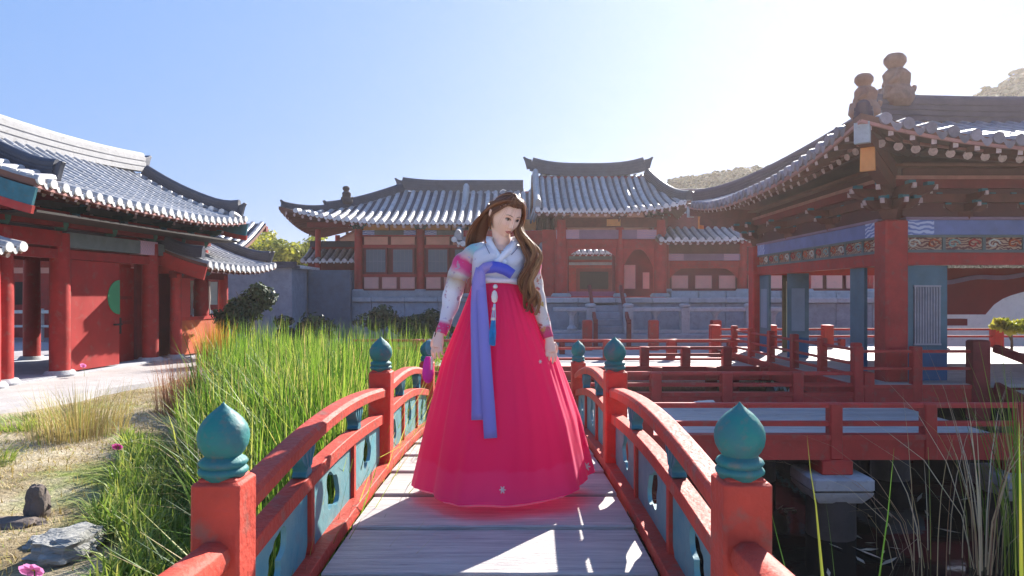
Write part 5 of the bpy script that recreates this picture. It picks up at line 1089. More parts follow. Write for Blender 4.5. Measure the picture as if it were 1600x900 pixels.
# ------------------------------------------------------------------ woman in hanbok
WY, WS = 3.9, F / 3.9
def X(px): return (px - 788) / WS
def Z(py): return 1.16 + (460 - py) / WS
W = thing('person', 'woman with long brown hair in magenta hanbok skirt and white jacket on the bridge', 'person', ((788 - 800) / F * WY, WY, 0))
SKIN = mat('skin', (.82, .54, .42), .5, .05, 6, .02); b_ = SKIN.node_tree.nodes['Principled BSDF']; b_.inputs['Subsurface Weight'].default_value = .15; b_.inputs['Subsurface Radius'].default_value = (.02, .008, .004)
def clothmat(name, stops, rough=.6, transl=.25, flowers=None):
    """cloth coloured along its length by the per-point 'along' attribute, optional printed blossoms"""
    m = bpy.data.materials.new(name); m.use_nodes = True; nt = m.node_tree; L = nt.links.new; b = nt.nodes['Principled BSDF']; out = nt.nodes['Material Output']
    at = nd(nt, 'ShaderNodeAttribute'); at.attribute_name = 'along'; tc = nd(nt, 'ShaderNodeTexCoord')
    nz = nd(nt, 'ShaderNodeTexNoise'); nz.inputs['Scale'].default_value = 16; L(tc.outputs['Object'], nz.inputs[0])
    ad = nd(nt, 'ShaderNodeMath', operation='MULTIPLY_ADD'); L(nz.outputs[0], ad.inputs[0]); ad.inputs[1].default_value = .05; L(at.outputs['Fac'], ad.inputs[2])
    cr = nd(nt, 'ShaderNodeValToRGB'); cr.color_ramp.interpolation = 'LINEAR'; e = cr.color_ramp.elements
    while len(e) < len(stops): e.new(.5)
    for q, (p, c) in zip(e, stops): q.position = min(1, p + .02); q.color = rgb(c)
    L(ad.outputs[0], cr.inputs[0]); co = cr.outputs[0]
    if flowers:
        for sc2, lo, cc in flowers:
            n2 = nd(nt, 'ShaderNodeTexNoise'); n2.inputs['Scale'].default_value = sc2; n2.inputs['Detail'].default_value = 3; L(tc.outputs['Object'], n2.inputs[0])
            r2 = nd(nt, 'ShaderNodeValToRGB'); r2.color_ramp.elements[0].position = lo; r2.color_ramp.elements[1].position = lo + .05; L(n2.outputs[0], r2.inputs[0])
            mx = nd(nt, 'ShaderNodeMixRGB'); L(r2.outputs[0], mx.inputs[0]); L(co, mx.inputs[1]); mx.inputs[2].default_value = rgb(cc); co = mx.outputs[0]
    L(co, b.inputs['Base Color']); b.inputs['Roughness'].default_value = rough; b.inputs['Sheen Weight'].default_value = .2
    wv = nd(nt, 'ShaderNodeTexNoise'); wv.inputs['Scale'].default_value = 220; bp = nd(nt, 'ShaderNodeBump'); bp.inputs['Strength'].default_value = .12; bp.inputs['Distance'].default_value = .002
    L(tc.outputs['Object'], wv.inputs[0]); L(wv.outputs[0], bp.inputs['Height']); L(bp.outputs[0], b.inputs['Normal'])
    t = nd(nt, 'ShaderNodeBsdfTranslucent'); L(co, t.inputs[0]); ms = nd(nt, 'ShaderNodeMixShader'); ms.inputs[0].default_value = transl
    L(b.outputs[0], ms.inputs[1]); L(t.outputs[0], ms.inputs[2]); L(ms.outputs[0], out.inputs[0]); return m
def gridpart(name, rows, m, close=True, along=None, parent=None, thick=0, skip=None, sub=0):
    n = len(rows[0]); mb = MB(); mb.grid(rows, close_u=close)
    if skip: keep = [i for i, f in enumerate(mb.f) if not skip([mb.v[k] for k in f])]; mb.f = [mb.f[i] for i in keep]; mb.m = [0] * len(mb.f)
    o = mb.build(name, m, parent or W, ang=180)
    if along is not None:
        at = o.data.attributes.new('along', 'FLOAT', 'POINT'); at.data.foreach_set('value', [float(along[i // n]) for i in range(len(mb.v))])
    if sub: s = o.modifiers.new('sub', 'SUBSURF'); s.levels = sub; s.render_levels = sub
    if thick: s = o.modifiers.new('thick', 'SOLIDIFY'); s.thickness = thick; s.offset = 0
    return o
# ---- skirt
SKZ = [Z(442), Z(470), Z(500), Z(560), Z(650), Z(750), Z(766)]
SKC = [X(776), X(779), X(780), X(782), X(786), X(787), X(788)]
SKX = [.138, .178, .225, .325, .422, .505, .515]; SKY = [.115, .150, .19, .265, .345, .415, .425]
SKYC = [-.005, -.01, -.01, -.0, .0, .0, .0]
zs_ = SKZ[::-1]
def skp(z): return (interp(z, zs_, SKC[::-1]), interp(z, zs_, SKX[::-1]), interp(z, zs_, SKY[::-1]), interp(z, zs_, SKYC[::-1]))
def front_y(x, z):
    c, rx, ry, yc = skp(z); q = max(.02, 1 - ((x - c) / rx) ** 2); return yc - ry * math.sqrt(q)
rows = []; al = []; NA = 168; NT = 44
for j in range(NT + 1):
    t = j / NT; row = []
    for i in range(NA):
        a = 2 * PI * i / NA; hem = .090 + .045 * max(0, math.cos(a)) ** 2 * 1.1 + .006 * math.sin(a * 7 + 1)
        z = SKZ[0] + (hem - SKZ[0]) * t; c, rx, ry, yc = skp(max(z, SKZ[-1]))
        fold = t ** 1.1 * (.048 * math.sin(6 * a + .8 + .6 * math.sin(2 * a)) + .020 * math.sin(13 * a + 2 * math.sin(3 * a) + t) + .007 * math.sin(29 * a + t * 2))
        fold += .030 * (1 - t) ** 1.5 * math.sin(34 * a) * min(1, t * 10)
        point = .11 * max(0, math.cos(a + PI / 2 + .1)) ** 14 * t ** 1.5
        k = 1 + fold + point; grip = 0
        for ga in (PI - .30, .30):       # cloth gathered where the hands hold it
            d = math.atan2(math.sin(a - ga), math.cos(a - ga)); grip += -.07 * math.exp(-(d / .22) ** 2) * math.exp(-((z - .83) / .10) ** 2)
        k += grip; row.append((c + rx * k * math.cos(a), yc + ry * k * math.sin(a), z))
    rows.append(row); al.append(t)
SKM = clothmat('magenta_organza', [(0, (.97, .006, .155)), (.86, (.98, .007, .17)), (.875, (.98, .03, .22)), (1, (.98, .05, .25))], .6, .45)
gridpart('skirt', rows, SKM, True, al)
inner = [[(x * .93 + SKC[3] * .07, y * .93, max(.06, z - .02) if j > NT - 4 else z) for x, y, z in r[::3]] for j, r in enumerate(rows) if j % 2 == 0]
gridpart('underskirt', inner, clothmat('pale_bounce_lining', [(0, (.97, .82, .90)), (1, (.97, .82, .90))], .6, .8), True, [0] * len(inner))  # unseen lining, made pale and sheer to brighten the skirt from inside
WHITE = clothmat('white_jacket_silk', [(0, (.82, .83, .92)), (1, (.86, .86, .93))], .55, .35, [(19, .66, (.45, .38, .68))])
# ---- jacket
JS = [(444, 777, .143, .122), (436, 777, .146, .124), (424, 778, .150, .126), (410, 779, .156, .122), (400, 780, .160, .112), (392, 781, .150, .098), (386, 782, .120, .080), (380, 784, .085, .066), (375, 785, .064, .058), (371, 785, .058, .054)]
rows = []; jk = [j[0] for j in JS][::-1]
for q in range(61):
    py = 444 - (444 - 371) * q / 60; cx, rx, ry = [interp(py, jk, [j[k] for j in JS][::-1]) for k in (1, 2, 3)]
    rows.append([(X(cx) + rx * math.copysign(abs(math.cos(a)) ** .85, math.cos(a)), ry * math.copysign(abs(math.sin(a)) ** .9, math.sin(a)) + .003 * math.sin(5 * a + py * .3), Z(py) + .005 * math.sin(3 * a)) for a in [2 * PI * i / 120 for i in range(120)]])
def vskip(vs):
    c = sum((Vector(v) for v in vs), Vector()) / len(vs); return c.y < -.02 and c.z > Z(400) and abs(c.x - X(779 + (400 - (460 - (c.z - 1.16) * WS)) * .20)) < (c.z - Z(400)) * .62 + .006
gridpart('jacket', rows, WHITE, True, list(np.linspace(0, 1, 61)), thick=.004, skip=vskip)
ROSE = (.80, .03, .22); LT = (.88, .87, .92)
SLV = clothmat('striped_sleeve', [(0, (.68, .70, .80)), (.06, (.62, .74, .78)), (.12, (.34, .66, .68)), (.20, (.72, .62, .56)), (.26, (.80, .50, .50)), (.29, ROSE), (.36, (.85, .06, .28)), (.40, (.85, .30, .42)), (.43, (.80, .68, .62)), (.48, (.62, .42, .25)), (.53, (.76, .70, .62)), (.60, LT), (.86, (.74, .72, .80)), (.90, ROSE), (1, (.80, .05, .22))], .55, .25, [(26, .60, (.58, .36, .44)), (34, .64, (.52, .44, .66))])
SLV2 = clothmat('flowered_sleeve', [(0, (.74, .70, .72)), (.25, (.82, .68, .62)), (.31, ROSE), (.42, (.85, .25, .40)), (.45, (.82, .74, .68)), (.86, (.80, .74, .70)), (.90, (.80, .10, .25)), (1, (.75, .06, .18))], .55, .28, [(22, .56, (.55, .14, .12)), (31, .60, (.62, .42, .12))])
def sleeve(pts, m, seed):
    n = 40; ys = [p[1] for p in pts]; rows = []; al = []; s = np.linspace(0, 1, len(pts))
    for j in range(n + 1):
        t = j / n; c = Vector((X(interp(t, s, [p[0] for p in pts])), interp(t, s, [p[2] for p in pts]), Z(interp(t, s, ys)))); r = interp(t, s, [p[3] for p in pts])
        t2 = min(1, t + .02); c2 = Vector((X(interp(t2, s, [p[0] for p in pts])), interp(t2, s, [p[2] for p in pts]), Z(interp(t2, s, ys))))
        if t2 > t: d = (c2 - c).normalized()
        a_ = d.cross(Vector((0, 1, 0))).normalized(); b2 = a_.cross(d).normalized()
        row = []
        for i in range(28):
            q = 2 * PI * i / 28; r *= .93 if i == 0 else 1; k = 1 + .07 * math.sin(t * 21 + q * 2 + seed) * min(1, t * 4) * (1 - .5 * t) + .045 * math.sin(t * 37 - q * 3 + seed) * min(1, t * 4)
            row.append(c + a_ * math.cos(q) * r * k + b2 * math.sin(q) * r * k * .92)
        rows.append(row); al.append(t)
    return gridpart('sleeve', rows, m, True, al, thick=.004)
PLs = [(760, 389, .0, .046), (740, 397, .0, .060), (727, 410, -.01, .066), (717, 430, -.02, .064), (709, 455, -.035, .056), (704, 480, -.055, .048), (698, 503, -.08, .036), (692, 520, -.10, .032)]
PRs = [(808, 390, .0, .044), (822, 399, .0, .056), (829, 412, -.01, .060), (832, 432, -.02, .056), (836, 456, -.035, .050), (843, 482, -.055, .043), (850, 508, -.08, .034), (855, 527, -.10, .031)]
sleeve(PLs, SLV, .5); sleeve(PRs, SLV2, 2.2)
# collar strips and their dark edging
WH2 = clothmat('white_collar', [(0, (.88, .88, .94)), (1, (.88, .88, .94))], .5, .15)
def strip(name, pts, w, m, off=0, thick=.004, along=None, nrm=None):
    """flat cloth strip through points ((px,py,depth) list), w metres wide (number or list)"""
    n = 22; s = np.linspace(0, 1, len(pts)); Q = [Vector((X(interp(t, s, [p[0] for p in pts])), interp(t, s, [p[2] for p in pts]) + off, Z(interp(t, s, [p[1] for p in pts])))) for t in np.linspace(0, 1, n)]
    rows = []
    for i, c in enumerate(Q):
        d = (Q[min(i + 1, n - 1)] - Q[max(i - 1, 0)]).normalized(); sd = d.cross(Vector((0, -1, 0))).normalized(); ww = (interp(i / (n - 1), np.linspace(0, 1, len(w)), w) if hasattr(w, '__len__') else w) / 2
        rows.append([c - sd * ww, c + sd * ww * .0 + Vector((0, -.003, 0)), c + sd * ww])
    return gridpart(name, rows, m, False, list(np.linspace(0, 1, n)), thick=thick)
strip('collar', [(765, 370, .0), (764, 376, -.045), (770, 388, -.085), (779, 402, -.118), (790, 414, -.130)], .034, WH2)
strip('collar', [(806, 370, .0), (807, 378, -.045), (798, 390, -.090), (786, 402, -.122), (776, 412, -.135)], .034, WH2, off=-.003)
EDG = mat('grey_edging', (.18, .18, .26), .6, .1, 9, 0)
def line(name, pts, r, m):
    return MB().tube([Vector((X(a), y, Z(b))) for a, b, y in pts], r, 6).build(name, m, W)
line('collar_edge', [(756, 376, -.045), (761, 388, -.092), (766, 398, -.118)], .0022, EDG); line('collar_edge', [(813, 380, -.05), (806, 392, -.092), (799, 400, -.118)], .0022, EDG)
# ---- ribbons
PURP = clothmat('periwinkle_ribbon', [(0, (.30, .25, .66)), (1, (.26, .22, .60))], .45, .15); BLU = clothmat('blue_ribbon', [(0, (.20, .20, .66)), (.35, (.07, .09, .58)), (1, (.06, .08, .56))], .45, .1)
def fy(px, py, off=.028): return front_y(X(px), Z(py)) - off
def rib(pts, w, off, nm='ribbon'): return strip(nm, [(a, b, fy(a, b, off) if b > 445 else -.145 - off * .3) for a, b in pts], w, PURP)
rib([(752, 420), (749, 440), (749, 470), (750, 500), (752, 540), (754, 580), (756, 610), (757, 638)], [.045, .065, .078, .082, .085, .09, .10, .108], .035)
rib([(754, 420), (754, 450), (758, 500), (762, 560), (766, 610), (770, 662)], [.04, .05, .058, .062, .066, .068], .045)
strip('ribbon_loop', [(751, 428, -.140), (762, 421, -.155), (777, 419, -.165), (790, 423, -.160), (801, 430, -.150)], [.03, .056, .060, .060, .055], BLU, thick=.006)
strip('ribbon_loop', [(746, 440, -.128), (750, 428, -.142), (760, 419, -.152), (775, 414, -.152)], [.02, .05, .05, .035], PURP, off=-.008, thick=.006)
strip('jacket_band', [(741, 441, -.100), (757, 437, -.128), (777, 439, -.138), (797, 439, -.125), (812, 440, -.095)], .028, clothmat('pinkish_jacket_band', [(0, (.78, .66, .76)), (1, (.76, .74, .84))], .5, .1))
# ---- norigae pendant and tassel
IV = mat('ivory_bead', (.72, .66, .62), .4, .15, 20, .05); NB = MB(); c0 = Vector((X(775), fy(775, 450, .03), 0))
NB.lathe([(.002, 0), (.012, .006), (.014, .014), (.008, .024), (.003, .026)], (c0.x, c0.y, Z(452)), 12); NB.lathe([(.002, 0), (.014, .01), (.018, .035), (.013, .06), (.003, .07)], (X(774), fy(774, 468, .03), Z(473)), 12, wob=lambda q, z: 1 + .2 * math.sin(4 * q) * math.sin(z * 200))
NB.lathe([(.002, 0), (.010, .004), (.010, .016), (.002, .02)], (X(773), fy(773, 482, .03), Z(484)), 10); NB.build('pendant_bead', IV, W)
for dx in (-3, 0, 3): line('pendant_cord', [(774 + dx * .3, 474, fy(774, 474)), (773 + dx * .8, 490, fy(773, 490)), (772.5 + dx, 505, fy(772, 505))], .0028, mat('pale_blue_cord', (.45, .55, .70), .6, .1, 9, 0))
tb = MB(); rr = random.Random(3)
for k in range(46):
    a = rr.uniform(0, 6.28); r = .018 * math.sqrt(rr.random()); tb.tube([(X(772.5) + r * .5 * math.cos(a), fy(772, 498, .03) + r * .5 * math.sin(a), Z(497)), (X(771.5) + r * math.cos(a), fy(772, 515, .03) + r * math.sin(a), Z(515)), (X(771) + r * .9 * math.cos(a), fy(772, 530, .034) + r * math.sin(a), Z(533 + rr.uniform(-3, 2)))], .003, 5)
tb.build('tassel', mat('blue_silk_tassel', (.03, .22, .48), .4, .3, 30, .05), W)
MB().lathe([(.012, 0), (.015, .008), (.012, .018)], (X(772.5), fy(772, 497, .03), Z(499)), 12).build('tassel_cap', IV, W)
# ---- embroidered motifs near the hem
def motif(px, py, s=1.0, yoff=.02):
    mb = MB(); rr = random.Random(int(px))
    def srf(a, b):
        best = None
        for j in range(NT + 1):
            for i in range(NA // 2, NA): 
                v = rows_sk[j][i]; p_ = Vector(v) + W.location; u = 800 + p_.x / p_.y * F; w_ = 460 - (p_.z - ZC) / p_.y * F; d = (u - a) ** 2 + (w_ - b) ** 2
                if best is None or d < best[0]: best = (d, v)
        return Vector(best[1])
    c = srf(px, py)
    for k in range(6): q = k * 1.05; mb.tube([c + Vector((0, -.006, 0)), c + Vector((.018 * s * math.cos(q), -.010, .022 * s * math.sin(q)))], [.005 * s, .003 * s], 6)
    mb.build('embroidered_motif', mat('silver_embroidery', (.72, .62, .60), .5, .1, 9, 0), W)
rows_sk = None
def skirt_rows():
    out = []
    o = [c for c in W.children if c.name.startswith('skirt')][0]; v = [tuple(p.co) for p in o.data.vertices]
    return [v[j * NA:(j + 1) * NA] for j in range(NT + 1)]
rows_sk = skirt_rows()
motif(783, 768, .9); motif(917, 727, 1.1); motif(843, 562, .5)
# ---- head
HC = Vector((X(790), -.035, Z(338))); HR = Matrix.Rotation(math.radians(30), 3, 'Z') @ Matrix.Rotation(math.radians(29), 3, 'X') @ Matrix.Rotation(math.radians(6), 3, 'Y')
def bump(x, z, cx, cz, sx, sz, h): return h * math.exp(-((x - cx) / sx) ** 2 - ((z - cz) / sz) ** 2)
def headp(th, ph):       # th 0 = front
    x, y, z = math.sin(th) * math.cos(ph), -math.cos(th) * math.cos(ph), math.sin(ph)
    x *= .080; z *= .124; y *= .098 if y < 0 else .104
    s = max(0, -z / .124)
    x *= 1 - .38 * s ** 1.6
    if y > 0: y *= 1 - .45 * s ** 1.2
    else: y = y * (1 - .06 * s) - .012 * s ** 2 * math.cos(th) ** 2
    if z > 0: x *= 1 + .02 * (z / .124)
    if y < 0:
        f = max(0, math.cos(th)) ** .5; d = 0
        for sg in (-1, 1): d += bump(x, z, sg * .031, .010, .017, .012, -.012) + bump(x, z, sg * .040, -.026, .022, .022, .006) + bump(x, z, sg * .030, .030, .022, .008, .003) + bump(x, z, sg * .011, -.034, .006, .006, .006)
        d += bump(x, z, 0, -.030, .009, .013, .019) + bump(x, z, 0, -.004, .007, .022, .011) + bump(x, z, 0, -.056, .019, .006, .007) + bump(x, z, 0, -.068, .016, .0055, .008) + bump(x, z, 0, -.062, .020, .002, -.004) + bump(x, z, 0, -.098, .018, .014, .008) + bump(x, z, 0, -.082, .02, .006, -.003)
        y -= d * f
    return Vector((x, y, z))
NTH, NPH = 120, 100; HM = [[headp(-PI + 2 * PI * i / NTH, -PI / 2 + PI * j / NPH) for i in range(NTH)] for j in range(NPH + 1)]
FRONT = [p for r in HM for p in r if p.y < -.02]
def hs(x, z, off=.001):
    b = sorted(FRONT, key=lambda p: (p.x - x) ** 2 + (p.z - z) ** 2)[:4]; w = [1 / (1e-6 + (p.x - x) ** 2 + (p.z - z) ** 2) for p in b]; y = sum(p.y * k for p, k in zip(b, w)) / sum(w); return Vector((x, y - off, z))
def HW_(p): return HC + HR @ Vector(p)
body = MB(); body.grid([[HW_(p) for p in r] for r in HM], close_u=True)
nk = HW_((0, .02, -.07)); body.tube([nk, (X(784), .0, Z(374)), (X(782), .0, Z(384)), (X(781), .0, Z(392))], [.052, .050, .054, .09], 20)
# ears
for sg in (-1, 1):
    e = [HW_((sg * .080, .008, .004)), HW_((sg * .090, .016, .012)), HW_((sg * .088, .014, -.014)), HW_((sg * .079, .006, -.03))]; body.tube(e, [.010, .014, .012, .007], 8, squash=.6)
# torso, legs, arms, hands: one surface, remeshed below
body.lathe([(.06, Z(640)), (.11, Z(560)), (.125, Z(500)), (.11, Z(460)), (.12, Z(430)), (.135, Z(410)), (.13, Z(398)), (.085, Z(388)), (.05, Z(380))], (X(781), 0.0, 0), 28, sy=.72)
for sg in (-1, 1):
    lx = X(786) + sg * .085; body.tube([(lx, .0, Z(560)), (lx, -.01, .50), (lx, .0, .30), (lx, .01, .08)], [.085, .062, .055, .035], 14); body.tube([(lx, .03, .035), (lx, -.06, .03), (lx, -.13, .02)], [.035, .036, .022], 10)
def hand(w, f, palm, sg, s=1.0):
    """w wrist, f finger direction, palm = palm normal direction; curled fingers of unequal length and a side thumb"""
    f = Vector(f).normalized(); palm = Vector(palm).normalized(); sd = f.cross(palm).normalized() * sg; w = Vector(w)
    body.tube([w - f * .02, w + f * .02, w + f * .05, w + f * .075], [.020 * s, .026 * s, .033 * s, .030 * s], 12, squash=.55 if abs(palm.y) > .5 else .9)
    for k, (o, L, q) in enumerate(((-.026, .062, .2), (-.009, .072, .12), (.009, .068, .2), (.025, .054, .35))):
        b0 = w + f * .068 + sd * o; pts = [b0, b0 + f * L * .42 * s + sd * o * .12, b0 + (f + palm * q * 1.2).normalized() * L * .72 * s + sd * o * .15, b0 + (f + palm * q * 2.4).normalized() * L * s + sd * o * .12]
        body.tube(pts, [.0088 * s, .0082 * s, .0074 * s, .0058 * s], 8)
    t0 = w + f * .022 - sd * .024; body.tube([t0, t0 - sd * .018 + f * .022 + palm * .008, t0 - sd * .022 + f * .046 + palm * .02, t0 - sd * .016 + f * .064 + palm * .026], [.013 * s, .011 * s, .0095 * s, .007 * s], 8)
for pts, sg in ((PLs, -1), (PRs, 1)):
    body.tube([(X(a), y, Z(b)) for a, b, y, r in pts], [min(.042, r * .8) for *_, r in pts], 14)
yl = fy(690, 535, .02); yr = fy(857, 540, .02)
hand((X(690.5), -.115, Z(521)), (-.16, -.25, -1), (.35, .9, 0), 1, .98); hand((X(856.5), -.115, Z(528)), (.10, -.25, -1), (-.35, .9, 0), -1, .98)
bo = body.build('body', SKIN, W, ang=180); rm = bo.modifiers.new('one_surface', 'REMESH'); rm.mode = 'VOXEL'; rm.voxel_size = .0030; rm.use_smooth_shade = True
# face details
LIP = mat('rose_lips', (.42, .08, .08), .4, .1, 30, 0); BRW = mat('brown_brow', (.10, .05, .035), .8, .2, 40, 0); LASH = mat('dark_lash', (.015, .01, .01), .6, .1, 9, 0); EYW = mat('eye_white', (.62, .58, .56), .3, .05, 9, 0); IRS = mat('dark_iris', (.03, .015, .01), .2, .1, 9, 0); LID = mat('eyelid_shadow', (.36, .17, .12), .6, .1, 20, 0)
for sg in (-1, 1):
    br = [hs(sg * .013, .030, .0008), hs(sg * .026, .0345, .0012), hs(sg * .038, .0345, .0012), hs(sg * .049, .029, .0008)]; MB().tube([HW_(p) for p in br], [.0022, .0031, .0027, .0012], 6, squash=.6).build('eyebrow', BRW, W)
    e = MB(); c = hs(sg * .031, .009, -.004); e.grid([[HW_(c + Vector((.0125 * math.cos(a) * math.cos(b), -.0085 * math.sin(b), .0062 * math.sin(a) * math.cos(b)))) for a in [2 * PI * i / 16 for i in range(16)]] for b in [PI / 2 * j / 6 for j in range(7)]], close_u=True); e.build('eye', EYW, W)
    c2 = hs(sg * .031 + .002, .0075, .0035); ir = MB(); ir.grid([[HW_(c2 + Vector((.0052 * math.cos(a) * math.cos(b), -.003 * math.sin(b), .0046 * math.sin(a) * math.cos(b)))) for a in [2 * PI * i / 12 for i in range(12)]] for b in [PI / 2 * j / 4 for j in range(5)]], close_u=True); ir.build('iris', IRS, W)
    up = [hs(sg * .031 + dx, .0105 + dz, .0042) for dx, dz in ((-.0150, -.0030), (-.009, .0022), (0, .0042), (.009, .0025), (.0155, -.0025))]; MB().tube([HW_(p) for p in up], [.0011, .0024, .0030, .0026, .0013], 6, squash=.8).build('eyelash', LASH, W)
    lo = [hs(sg * .031 + dx, .0055 + dz, .0025) for dx, dz in ((-.012, 0), (0, -.0035), (.012, 0))]; MB().tube([HW_(p) for p in lo], [.0006, .0009, .0006], 5).build('eyelash', LASH, W)
    ld = [hs(sg * .031 + dx, .0165 + dz, .0004) for dx, dz in ((-.014, -.003), (0, .0015), (.014, -.002))]; MB().tube([HW_(p) for p in ld], [.0015, .0035, .0018], 6, squash=.5).build('eyelid', LID, W)
mu = MB(); u = [hs(dx, -.0580 + dz, .0005) for dx, dz in ((-.021, -.004), (-.012, -.0005), (-.004, .0018), (0, .0008), (.004, .0018), (.012, -.0005), (.021, -.004))]; mu.tube([HW_(p) for p in u], [.0008, .0028, .0036, .0034, .0036, .0028, .0008], 8, squash=.8)
lw = [hs(dx, -.0665 + dz, .0005) for dx, dz in ((-.019, .0035), (-.009, -.0003), (0, -.001), (.009, -.0003), (.019, .0035))]; mu.tube([HW_(p) for p in lw], [.0010, .0038, .0046, .0038, .0010], 8, squash=.8); mu.build('lips', LIP, W)
# ---- hair
HAIR = leafmat('brown_hair', [(0, (.075, .028, .015)), (.4, (.22, .085, .04)), (.75, (.46, .22, .10)), (1, (.70, .44, .22))], .3, .38)
hm = MB(); sh = []; rr = random.Random(12)
def cap(th, ph, k): p = headp(th, ph); n = Vector((math.sin(th) * math.cos(ph), -math.cos(th) * math.cos(ph), math.sin(ph))); return HW_(Vector((math.sin(th) * math.cos(ph) * .080, -math.cos(th) * math.cos(ph) * .098, math.sin(ph) * .124)) + n * k)
# scalp shell
R_ = []; nth, nph = 64, 40
for j in range(nph + 1):
    ph = -.75 + (PI / 2 + .75) * j / nph; R_.append([cap(-PI + 2 * PI * i / nth, ph, .010 + .003 * math.sin(i * 1.7)) for i in range(nth)])
def face_open(th, ph): 
    a = abs(th); return a < 1.45 and ph < .66 - .10 * (a / 1.45) ** 2 + (.0 if a < 1.0 else -.9 * (a - 1.0) / .45 * .6)
vs = [p for r in R_ for p in r]; fs = []
for j in range(nph):
    for i in range(nth):
        th = -PI + 2 * PI * (i + .5) / nth; ph = -.75 + (PI / 2 + .75) * (j + .5) / nph
        if not face_open(th, ph): fs.append((j * nth + i, j * nth + (i + 1) % nth, (j + 1) * nth + (i + 1) % nth, (j + 1) * nth + i))
hm.add(vs, fs); sh += [.25] * len(fs)
def strand(pts, r0, shade, wave=0, wf=2.0, wp=0, n=22, sides=5, thin=.35):
    pts = [Vector(p) for p in pts]; m_ = len(pts); out = []
    for i in range(n + 1):      # Catmull-Rom
        u = i / n * (m_ - 1); k = min(int(u), m_ - 2); f = u - k; p0, p1, p2, p3 = pts[max(k - 1, 0)], pts[k], pts[k + 1], pts[min(k + 2, m_ - 1)]
        p = .5 * ((2 * p1) + (p2 - p0) * f + (2 * p0 - 5 * p1 + 4 * p2 - p3) * f * f + (3 * p1 - p0 - 3 * p2 + p3) * f ** 3)
        t = i / n; w = wave * sstep(.25, .6, t); out.append(p + Vector((w * math.sin(wf * 6.28 * t + wp), .8 * w * math.cos(wf * 6.28 * t + wp), 0)))
    rad = [r0 * (1 - (1 - thin) * (i / n) ** 2) for i in range(n + 1)]; k0 = len(hm.f); hm.tube(out, rad, sides); sh.extend([min(1, max(0, shade + .0 * i)) for i in range(len(hm.f) - k0)])
def G(px, py, y): return Vector((X(px), y, Z(py)))
part = (-.012, 1.25)
# swept over the crown and down both sides
for k in range(150):      # viewer's left: behind the ear, behind the shoulder
    u = rr.random(); th0 = -.15 - rr.random() * .9; ph0 = 1.0 + rr.random() * .45
    a = cap(.0 + rr.uniform(-.1, .1), rr.uniform(.78, 1.5), .012); b = cap(-1.0 - .9 * u, .75 - .35 * u, .016 + rr.uniform(0, .006)); c = cap(-1.75 - .8 * u, .15 - .3 * u, .020 + rr.uniform(-.002, .010))
    d = G(750 - 12 * (1 - u) + rr.uniform(-3, 3), 352, .035 + .05 * u); e = G(744 - 18 * (1 - u) + 16 * u, 386 + rr.uniform(-6, 6), .07 + .05 * u); f = G(742 + 30 * u, 425 + rr.uniform(-8, 8), .115 + .03 * u)
    strand([a, b, c, d, e, f], rr.uniform(.0035, .006), rr.uniform(.1, .6), .003, 1.5, rr.uniform(0, 6))
LK = 13
for k in range(LK * 22):      # viewer's right: along the cheek and in front of the shoulder, in curling locks
    lk = k % LK; lr = random.Random(100 + lk); w = -1 + 2 * (lk + .5) / LK; yq = lr.uniform(-.018, .030); ph = lr.uniform(0, 6.28); turns = lr.uniform(2.2, 3.2); amp = lr.uniform(.012, .021); end = lr.uniform(-18, 12)
    u = rr.random(); a = cap(.05 + rr.uniform(-.1, .2), rr.uniform(.80, 1.5), .012); b = cap(.75 + .7 * u, .75 - .15 * u, .016 + rr.uniform(0, .007)); c = cap(1.25 + .75 * u, .05, .020 + rr.uniform(-.003, .010))
    d_ = rr.uniform(0, 6.28); e_ = .010 * math.sqrt(rr.random()); jx, jy = e_ * math.cos(d_), e_ * math.sin(d_); o_ = Vector((jx, jy, 0))
    d = G(812 + w * 6, 362, -.050 + yq) + o_; e = G(828 + w * 9, 388, -.080 + yq) + o_; f = G(830 + w * 10, 412, -.108 + yq) + o_; g_ = G(824 + w * 9.5, 440, -.125 + yq) + o_; h = G(829 + w * 9, 462, -.130 + yq) + o_; i_ = G(827 + w * 8, 482 + end, -.132 + yq) + o_ * .4
    strand([a, b, c, d, e, f, g_, h, i_], rr.uniform(.0018, .0038), .22 + .33 * rr.random() + .22 * lr.random() + (.22 if w > .3 else 0), amp, turns, ph + .35 * rr.uniform(-1, 1), 44)  # outer right locks toned lighter, sunlight put into their colour
for k in range(40):      # fringe line swept from the parting
    s_ = 1 if k % 2 else -1; v = rr.random(); a = cap(s_ * .05, 1.25 - .55 * v, .012); b = cap(s_ * (.45 + .2 * v), .80 - .1 * v, .014); c = cap(s_ * (1.05 + .1 * v), .45 - .2 * v, .016); d = cap(s_ * (1.5 + .1 * v), .05 - .2 * v, .016)
    strand([a, b, c, d], .0045, rr.uniform(.15, .6), 0, 1, 0, 14)
for k in range(16):      # loose flyaways
    w = rr.uniform(-1, 1); strand([cap(w * 1.2, 1.3, .012), cap(w * 1.6, .8, .030), cap(w * 2, .2, .035), cap(w * 2.0, -.3, .04)], .0008, .8, .003, 2, k, 14, 3)
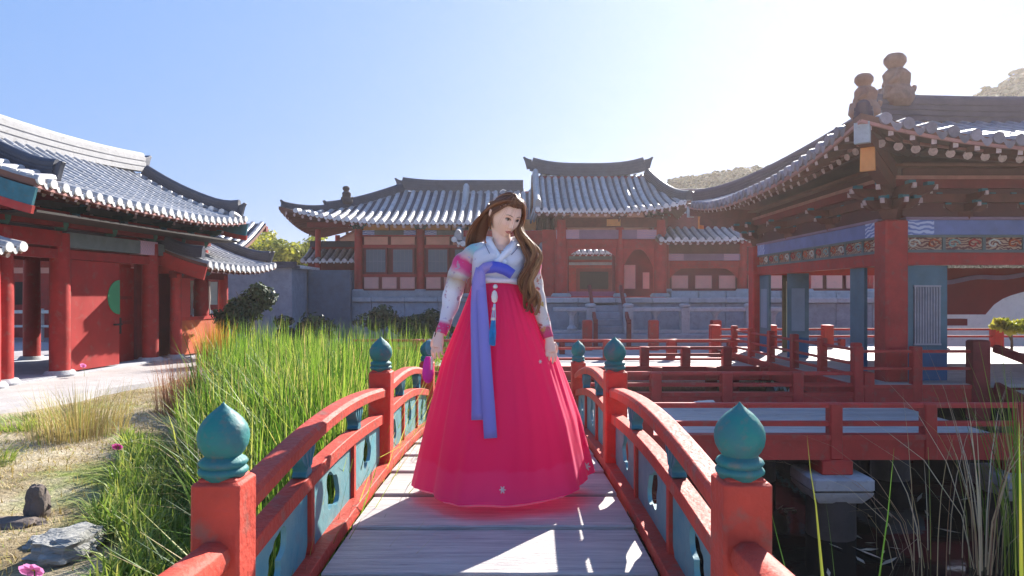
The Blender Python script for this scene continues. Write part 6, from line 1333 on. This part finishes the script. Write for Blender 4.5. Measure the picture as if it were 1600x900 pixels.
for (pts, r) in (([cap(2.2, .1, .005), G(812, 372, -.02), G(828, 395, -.06), G(826, 425, -.09), G(824, 450, -.105), G(826, 468, -.11)], .022), ([cap(-2.4, .2, .0), G(752, 360, .06), G(748, 395, .09), G(752, 425, .12)], .035), ([cap(PI, .1, .0), G(785, 365, .08), G(780, 400, .10), G(780, 430, .12)], .05)):
    strand(pts, r, .15, 0, 1, 0, 16, 10, .5)
ho = hm.build('hair', HAIR, W, ang=180); set_shade(ho, sh)
line('hair_pin', [(782, 303, -.10), (786, 300, -.09), (791, 302, -.10)], .003, IV)
# ---- purse hanging from her hand
pc = Vector(((672 - 800) / F * 3.83, 3.83, 1.16 + (460 - 560) / F * 3.83)); PU = thing('purse', 'small silk pouch, teal above and magenta below, hanging from her right hand', 'purse', pc); k_ = 3.83 / F
MB().lathe([(.004, .075), (.016, .068), (.022, .05), (.024, .03), (.020, .01), (.014, -.005), (.004, -.01)], (-.003, 0, .03), 16, wob=lambda q, z: 1 + .1 * math.sin(5 * q)).build('teal_knot', mat('teal_silk', (.06, .20, .27), .5, .3, 30, .2), PU)
MB().lathe([(.012, .03), (.022, .01), (.030, -.03), (.033, -.065), (.028, -.095), (.015, -.115), (.003, -.12)], (-.012, 0, -.02), 20, sy=.6, wob=lambda q, z: 1 + .06 * math.sin(7 * q)).build('pouch', mat('magenta_silk', (.55, .01, .28), .45, .15, 10, .1), PU)
MB().tube([(.03, -.03, .15), (.018, -.03, .11), (.012, -.028, .09)], .003, 6).tube([(.012, -.03, .09), (.024, -.032, .05), (.016, -.034, .0), (.012, -.03, -.06)], [.006, .007, .008, .005], 8).build('cord', PLASTER, PU)
# ------------------------------------------------------------------ thin sunlit haze, added to stand in for lens glare
mb = MB(); mb.bb(-401, 401, -301, 601, -3.2, 23.5)
hm_ = bpy.data.materials.new('glare_haze'); hm_.use_nodes = True; nt = hm_.node_tree; nt.nodes.clear()
ho_ = nt.nodes.new('ShaderNodeOutputMaterial'); hv = nt.nodes.new('ShaderNodeVolumePrincipled'); hv.inputs['Color'].default_value = (.99, .90, .87, 1)
hv.inputs['Density'].default_value = .0012; hv.inputs['Anisotropy'].default_value = .60; nt.links.new(hv.outputs[0], ho_.inputs['Volume'])
mb.build('glare_haze_box', hm_, kind='stuff', smooth=False)
